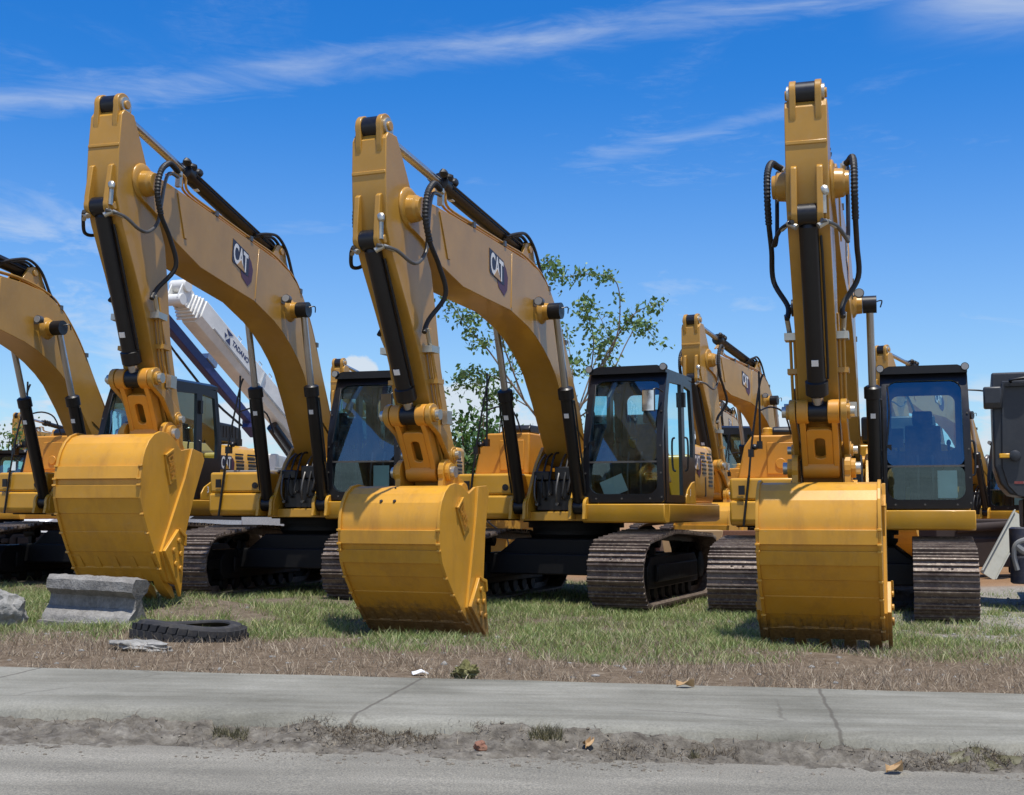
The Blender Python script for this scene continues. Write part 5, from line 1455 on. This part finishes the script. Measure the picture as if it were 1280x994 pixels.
# ================================================================== TREES
def limb(mb, pts, r0, r1):
    n = len(pts)
    pts = [Vector(p) for p in pts]
    # densify with catmull-rom and a little wander
    out = []
    for i in range(n - 1):
        a = pts[max(i - 1, 0)]; b = pts[i]; c = pts[i + 1]; dd = pts[min(i + 2, n - 1)]
        for k in range(5):
            t = k / 5
            out.append(.5 * ((2 * b) + (c - a) * t + (2 * a - 5 * b + 4 * c - dd) * t * t + (3 * b - a - 3 * c + dd) * t ** 3))
    out.append(pts[-1])
    rings = []
    a = (out[1] - out[0]).normalized().orthogonal().normalized()
    for i, p in enumerate(out):
        dd = (out[min(i + 1, len(out) - 1)] - out[max(i - 1, 0)]).normalized()
        a = (a - dd * a.dot(dd)).normalized(); b = dd.cross(a)
        r = r0 + (r1 - r0) * (i / (len(out) - 1))
        rings.append([p + (a * math.cos(t) + b * math.sin(t)) * r for t in [2 * PI * k / 7 for k in range(7)]])
    mb.loft(rings)
    return out
def leaf_faces(centres, per, spread, size, droop=.3):
    V = []; F = []
    k = 0
    for c in centres:
        for _ in range(rng.poisson(per)):
            p = np.array(c) + rng.normal(0, 1, 3) * np.array(spread)
            dr = rng.normal(0, 1, 3); dr[2] -= droop * 2; dr /= np.linalg.norm(dr)
            s = np.cross(dr, rng.normal(0, 1, 3)); s /= np.linalg.norm(s) + 1e-6
            l = size * rng.uniform(.6, 1.35); w = l * rng.uniform(.22, .34)
            V += [p, p + dr * l * .5 + s * w, p + dr * l, p + dr * l * .5 - s * w]
            F += [k, k + 1, k + 2, k, k + 2, k + 3]; k += 4
    return np.array(V), np.array(F)
def tree(label, base, limbs, trunk_r, leafmat, per, spread, size, group='trees behind the machines', keep=.8, twig=.38, slim=1.0):
    t = thing('leafy_tree', label, 'tree', base, 0, group)
    mb = MB(); cents = []
    B = Vector(base)
    for pts, r0, r1, leaf_from in limbs:
        o_ = limb(mb, [Vector(p) - B for p in pts], r0 * slim, r1 * slim)
        n = len(o_)
        for i in range(int(n * leaf_from), n):
            for _ in range(2):
                if rng.random() < keep: cents.append(tuple(o_[i] + Vector(rng.normal(0, .10, 3))))
        for i in range(int(n * max(.3, leaf_from * .8)), n, 2):   # twigs
            if keep < .7 and rng.random() < .35: continue
            e = o_[i] + Vector((rng.normal(0, twig), rng.normal(0, twig), rng.normal(.02, twig * .65)))
            mid = (o_[i] + e) / 2 + Vector((0, 0, .06))
            tw = limb(mb, [o_[i], mid, e], max(r1 * .8, .008), .004)
            cents += [tuple(e), tuple(mid), tuple((e + mid) / 2)]
    mb.build('trunk', M['bark'], t)
    V, F = leaf_faces(cents, per, spread, size)
    raw_mesh('crown', V, F, 3, leafmat, t)
    return t
TY = 29.5
def T(px, py, dy=0): return at(px, py, TY + dy)
base = T(700, 655); base.z = 0
limbs = [
    ([base, T(702, 600), T(706, 545)], .13, .09, 2),
    ([T(706, 545), T(728, 505), T(752, 455), T(775, 415), T(796, 390), T(824, 379)], .055, .012, .55),
    ([T(728, 505, .2), T(762, 470, .5), T(785, 425, .8), T(800, 405, .9), T(822, 428, 1)], .04, .01, .55),
    ([T(740, 480), T(768, 430, -.4), T(775, 385, -.5), T(768, 350, -.6), T(735, 343, -.6), T(700, 346, -.6), T(688, 330, -.6)], .035, .008, .5),
    ([T(735, 490), T(742, 430, -.8), T(735, 395, -1), T(728, 380, -1)], .035, .008, .25),
    ([T(706, 545, .2), T(716, 480, .6), T(712, 440, 1), T(706, 405, 1.2)], .04, .008, .2),
    ([T(722, 515), T(745, 450, .5), T(760, 420, .7), T(735, 372, .9)], .035, .008, .3),
    ([T(704, 560), T(670, 520), T(640, 480), T(612, 440), T(590, 415), T(560, 375), T(552, 360)], .06, .008, .5),
    ([T(640, 480), T(605, 468, .3), T(580, 470, .5), T(565, 490, .6)], .03, .008, .2),
    ([T(655, 500), T(632, 440, -.6), T(625, 415, -.8), T(600, 390, -.9), T(578, 400, -1)], .035, .008, .3),
    ([T(660, 508, .4), T(628, 492, .8), T(607, 500, 1), T(596, 478, 1)], .03, .008, .2),
    ([T(650, 495, .3), T(640, 450, .9), T(648, 430, 1)], .03, .008, .2),
    ([T(712, 530), T(752, 500, .4), T(770, 470, .5), T(760, 440, .7)], .04, .01, .3),
    ([T(704, 555, .4), T(690, 500, .9), T(700, 470, 1.2)], .04, .01, .2),
]
tree('slender tree with sparse leafy branches rising behind the middle machine', base, limbs, .13, M['leaftree'], 8.5, (.10, .10, .08), .125, keep=.60, twig=.19, slim=.55)
def bush_tree(label, X, Y, H, rx, n, mat):
    b = Vector((X, Y, 0)); ls = [([b, b + Vector((.05, 0, H * .3)), b + Vector((0, .1, H * .55))], .12, .08, 2)]
    for k in range(n):
        a = 2 * PI * k / n + rng.uniform(-.3, .3); e = rng.uniform(.15, 1)
        ls.append(([b + Vector((0, .05, H * .4)), b + Vector((rx * .5 * math.cos(a), rx * .5 * math.sin(a), H * (.5 + .2 * e))), b + Vector((rx * math.cos(a) * (1.1 - .5 * e), rx * math.sin(a) * (1.1 - .5 * e), H * (.55 + .42 * e)))], .05, .012, .35))
    return tree(label, b, ls, .12, mat, 8, (.28, .28, .22), .17)
bush_tree('dense low green tree behind the middle bucket\'s linkage', -.85, 34, 4.0, 1.5, 16, M['leafdark'])
bush_tree('green leafy tree behind the farthest excavator', -19.3, 48.5, 4.6, 2.0, 16, M['leaf'])
bush_tree('shady tree behind the back-row machines, seen under the middle cab roof', 2.2, 41, 4.0, 2.0, 14, M['leafdark'])

# ================================================================== LIGHT
EL, AZ_X, AZ_Y = 74.5, .085, -.235       # sun stands to the camera's right and a little behind it
az = math.atan2(AZ_X, AZ_Y)           # clockwise from +y
sd = Vector((math.cos(R(EL)) * math.sin(az), math.cos(R(EL)) * math.cos(az), math.sin(R(EL))))
sun = bpy.data.lights.new('sun', 'SUN'); sun.energy = 5.0; sun.angle = R(.53); sun.color = (1, .95, .86)
so = bpy.data.objects.new('sun', sun); COL.objects.link(so)
so.rotation_euler = sd.to_track_quat('Z', 'Y').to_euler()

w = bpy.data.worlds.new('World'); scene.world = w; w.use_nodes = True
nt = w.node_tree; bg = nt.nodes['Background']; bg.inputs['Strength'].default_value = .104
sky = N(nt, 'ShaderNodeTexSky', sky_type='NISHITA'); sky.sun_disc = False
sky.sun_elevation = R(EL); sky.sun_rotation = az; sky.altitude = 300; sky.air_density = 1.15; sky.dust_density = .25; sky.ozone_density = 3.5
hs = N(nt, 'ShaderNodeHueSaturation'); hs.inputs['Saturation'].default_value = 1.42; hs.inputs['Value'].default_value = 1.0
nt.links.new(sky.outputs[0], hs.inputs['Color'])
gain = mixc(nt, 1.0, hs.outputs[0], (.84, 1.14, 1.50), 'MULTIPLY')
tc = N(nt, 'ShaderNodeTexCoord'); sep = N(nt, 'ShaderNodeSeparateXYZ'); nt.links.new(tc.outputs['Generated'], sep.inputs[0])
def mth(op, a, b=None, c=None):
    n = N(nt, 'ShaderNodeMath', operation=op)
    for i, x in enumerate((a, b, c)):
        if x is None: continue
        if isinstance(x, (int, float)): n.inputs[i].default_value = x
        else: nt.links.new(x, n.inputs[i])
    return n.outputs[0]
azd = mth('MULTIPLY', mth('ARCTAN2', sep.outputs[0], sep.outputs[1]), 180 / PI)
eld = mth('MULTIPLY', mth('ARCSINE', sep.outputs[2]), 180 / PI)
comb = N(nt, 'ShaderNodeCombineXYZ'); nt.links.new(azd, comb.inputs[0]); nt.links.new(eld, comb.inputs[1])
def cl_noise(sx, sy, rotz, scale, detail=6, rough=.6, dist=0.):
    mp = N(nt, 'ShaderNodeMapping'); mp.inputs['Rotation'].default_value = (0, 0, R(rotz)); mp.inputs['Scale'].default_value = (sx, sy, 1)
    nt.links.new(comb.outputs[0], mp.inputs['Vector'])
    n = N(nt, 'ShaderNodeTexNoise'); n.inputs['Scale'].default_value = scale; n.inputs['Detail'].default_value = detail; n.inputs['Roughness'].default_value = rough; n.inputs['Distortion'].default_value = dist
    nt.links.new(mp.outputs[0], n.inputs['Vector']); return n.outputs['Fac']
def sm(x, a, b):  # smooth step
    r = N(nt, 'ShaderNodeMapRange', interpolation_type='SMOOTHSTEP'); r.inputs['From Min'].default_value = a; r.inputs['From Max'].default_value = b
    nt.links.new(x, r.inputs['Value']); return r.outputs[0]
wisp = cl_noise(.09, .55, -10, 1.0, 8, .62, .6)
fine = cl_noise(.25, 1.2, -14, 1.0, 8, .65, .8)
def streak(a0, b0, width, lo, hi, curve=0.):
    line = mth('MULTIPLY_ADD', azd, b0, a0)
    if curve: line = mth('MULTIPLY_ADD', mth('MULTIPLY', azd, azd), curve, line)
    line = mth('MULTIPLY_ADD', mth('SUBTRACT', fine, .5), 1.6, line)
    dd = mth('ABSOLUTE', mth('SUBTRACT', eld, line))
    m_ = mth('SUBTRACT', 1.0, sm(dd, 0.0, width))
    return mth('MULTIPLY', m_, sm(wisp, lo, hi))
c1 = mth('MULTIPLY', streak(20.6, .125, 1.1, .26, .78, -.002), .50)
c2 = mth('MULTIPLY', streak(14.7, .226, .7, .36, .78), .34)
c3 = mth('MULTIPLY', mth('MULTIPLY', sm(cl_noise(.12, .35, -8, 1.0, 8, .62, .5), .50, .80), mth('SUBTRACT', 1.0, sm(eld, 8.5, 13.5))), .55)
c5 = mth('MULTIPLY', mth('MULTIPLY', sm(mth('SUBTRACT', 0.0, azd), 10.5, 18.0), sm(cl_noise(.16, .45, -15, 1.0, 8, .62, .5), .36, .74)), mth('MULTIPLY', mth('SUBTRACT', 1.0, sm(eld, 10.5, 15.0)), .75))
cum = mth('MULTIPLY', sm(cl_noise(.16, .42, 0, 1.0, 9, .58, .2), .45, .56), mth('MULTIPLY', mth('SUBTRACT', 1.0, sm(eld, 4.2, 6.6)), .92))
haze_ = mth('MULTIPLY', mth('SUBTRACT', 1.0, sm(eld, -3.0, 20.0)), .34)
back = mth('MULTIPLY', mth('MULTIPLY', sm(mth('ABSOLUTE', azd), 95.0, 125.0), mth('SUBTRACT', 1.0, sm(eld, 16.0, 34.0))), mth('MULTIPLY_ADD', sm(cl_noise(.03, .09, 0, 1.0, 8, .6, .2), .34, .55), .55, .40))  # unseen bright cloud behind the camera, added to brighten glass and machine fronts
cov = mth('MAXIMUM', mth('MAXIMUM', mth('MAXIMUM', c1, back), c2), mth('MAXIMUM', mth('MAXIMUM', c3, c5), mth('MAXIMUM', cum, haze_)))
c6 = mth('MULTIPLY', mth('MULTIPLY', sm(azd, 15.5, 22.0), sm(eld, 18.5, 21.5)), mth('MULTIPLY', sm(wisp, .25, .7), .62))
fib = cl_noise(.5, 2.6, -12, 1.0, 9, .7, 1.2)
veil = mth('MULTIPLY', sm(cl_noise(.07, .22, -14, 1.0, 8, .62, .9), .48, .82), mth('MULTIPLY', sm(fib, .3, .75), .26))
cov = mth('MAXIMUM', cov, mth('MAXIMUM', c6, veil))
def puff(a0, e0_, ra, re):
    q = mth('ADD', mth('POWER', mth('DIVIDE', mth('SUBTRACT', azd, a0), ra), 2.0), mth('POWER', mth('DIVIDE', mth('SUBTRACT', eld, e0_), re), 2.0))
    q = mth('ADD', q, mth('MULTIPLY', mth('SUBTRACT', cl_noise(.5, .9, 0, 1.0, 7, .6, .3), .5), 2.6))
    return mth('MULTIPLY', mth('SUBTRACT', 1.0, sm(q, .55, 1.1)), .92)
for a_ in ((-6.9, 6.3, .9, .75), (-1.6, 4.6, 2.2, 1.5), (-13.0, 4.2, 3.2, .8), (9.5, 3.5, 3.5, .8)):
    cov = mth('MAXIMUM', cov, puff(*a_))
mx = N(nt, 'ShaderNodeMix', data_type='RGBA'); nt.links.new(cov, mx.inputs[0]); nt.links.new(gain, mx.inputs[6]); mx.inputs[7].default_value = (6.6, 7.3, 8.1, 1)
nt.links.new(mx.outputs[2], bg.inputs['Color'])

# ================================================================== RENDER
scene.view_settings.view_transform = 'Standard'; scene.view_settings.look = 'None'; scene.view_settings.gamma = 1; scene.view_settings.exposure = 0.0
scene.view_settings.use_curve_mapping = False
scene.render.engine = 'CYCLES'
scene.cycles.use_denoising = True
scene.cycles.max_bounces = 8; scene.cycles.transparent_max_bounces = 24; scene.cycles.diffuse_bounces = 3; scene.cycles.glossy_bounces = 4
scene.cycles.sample_clamp_indirect = 8
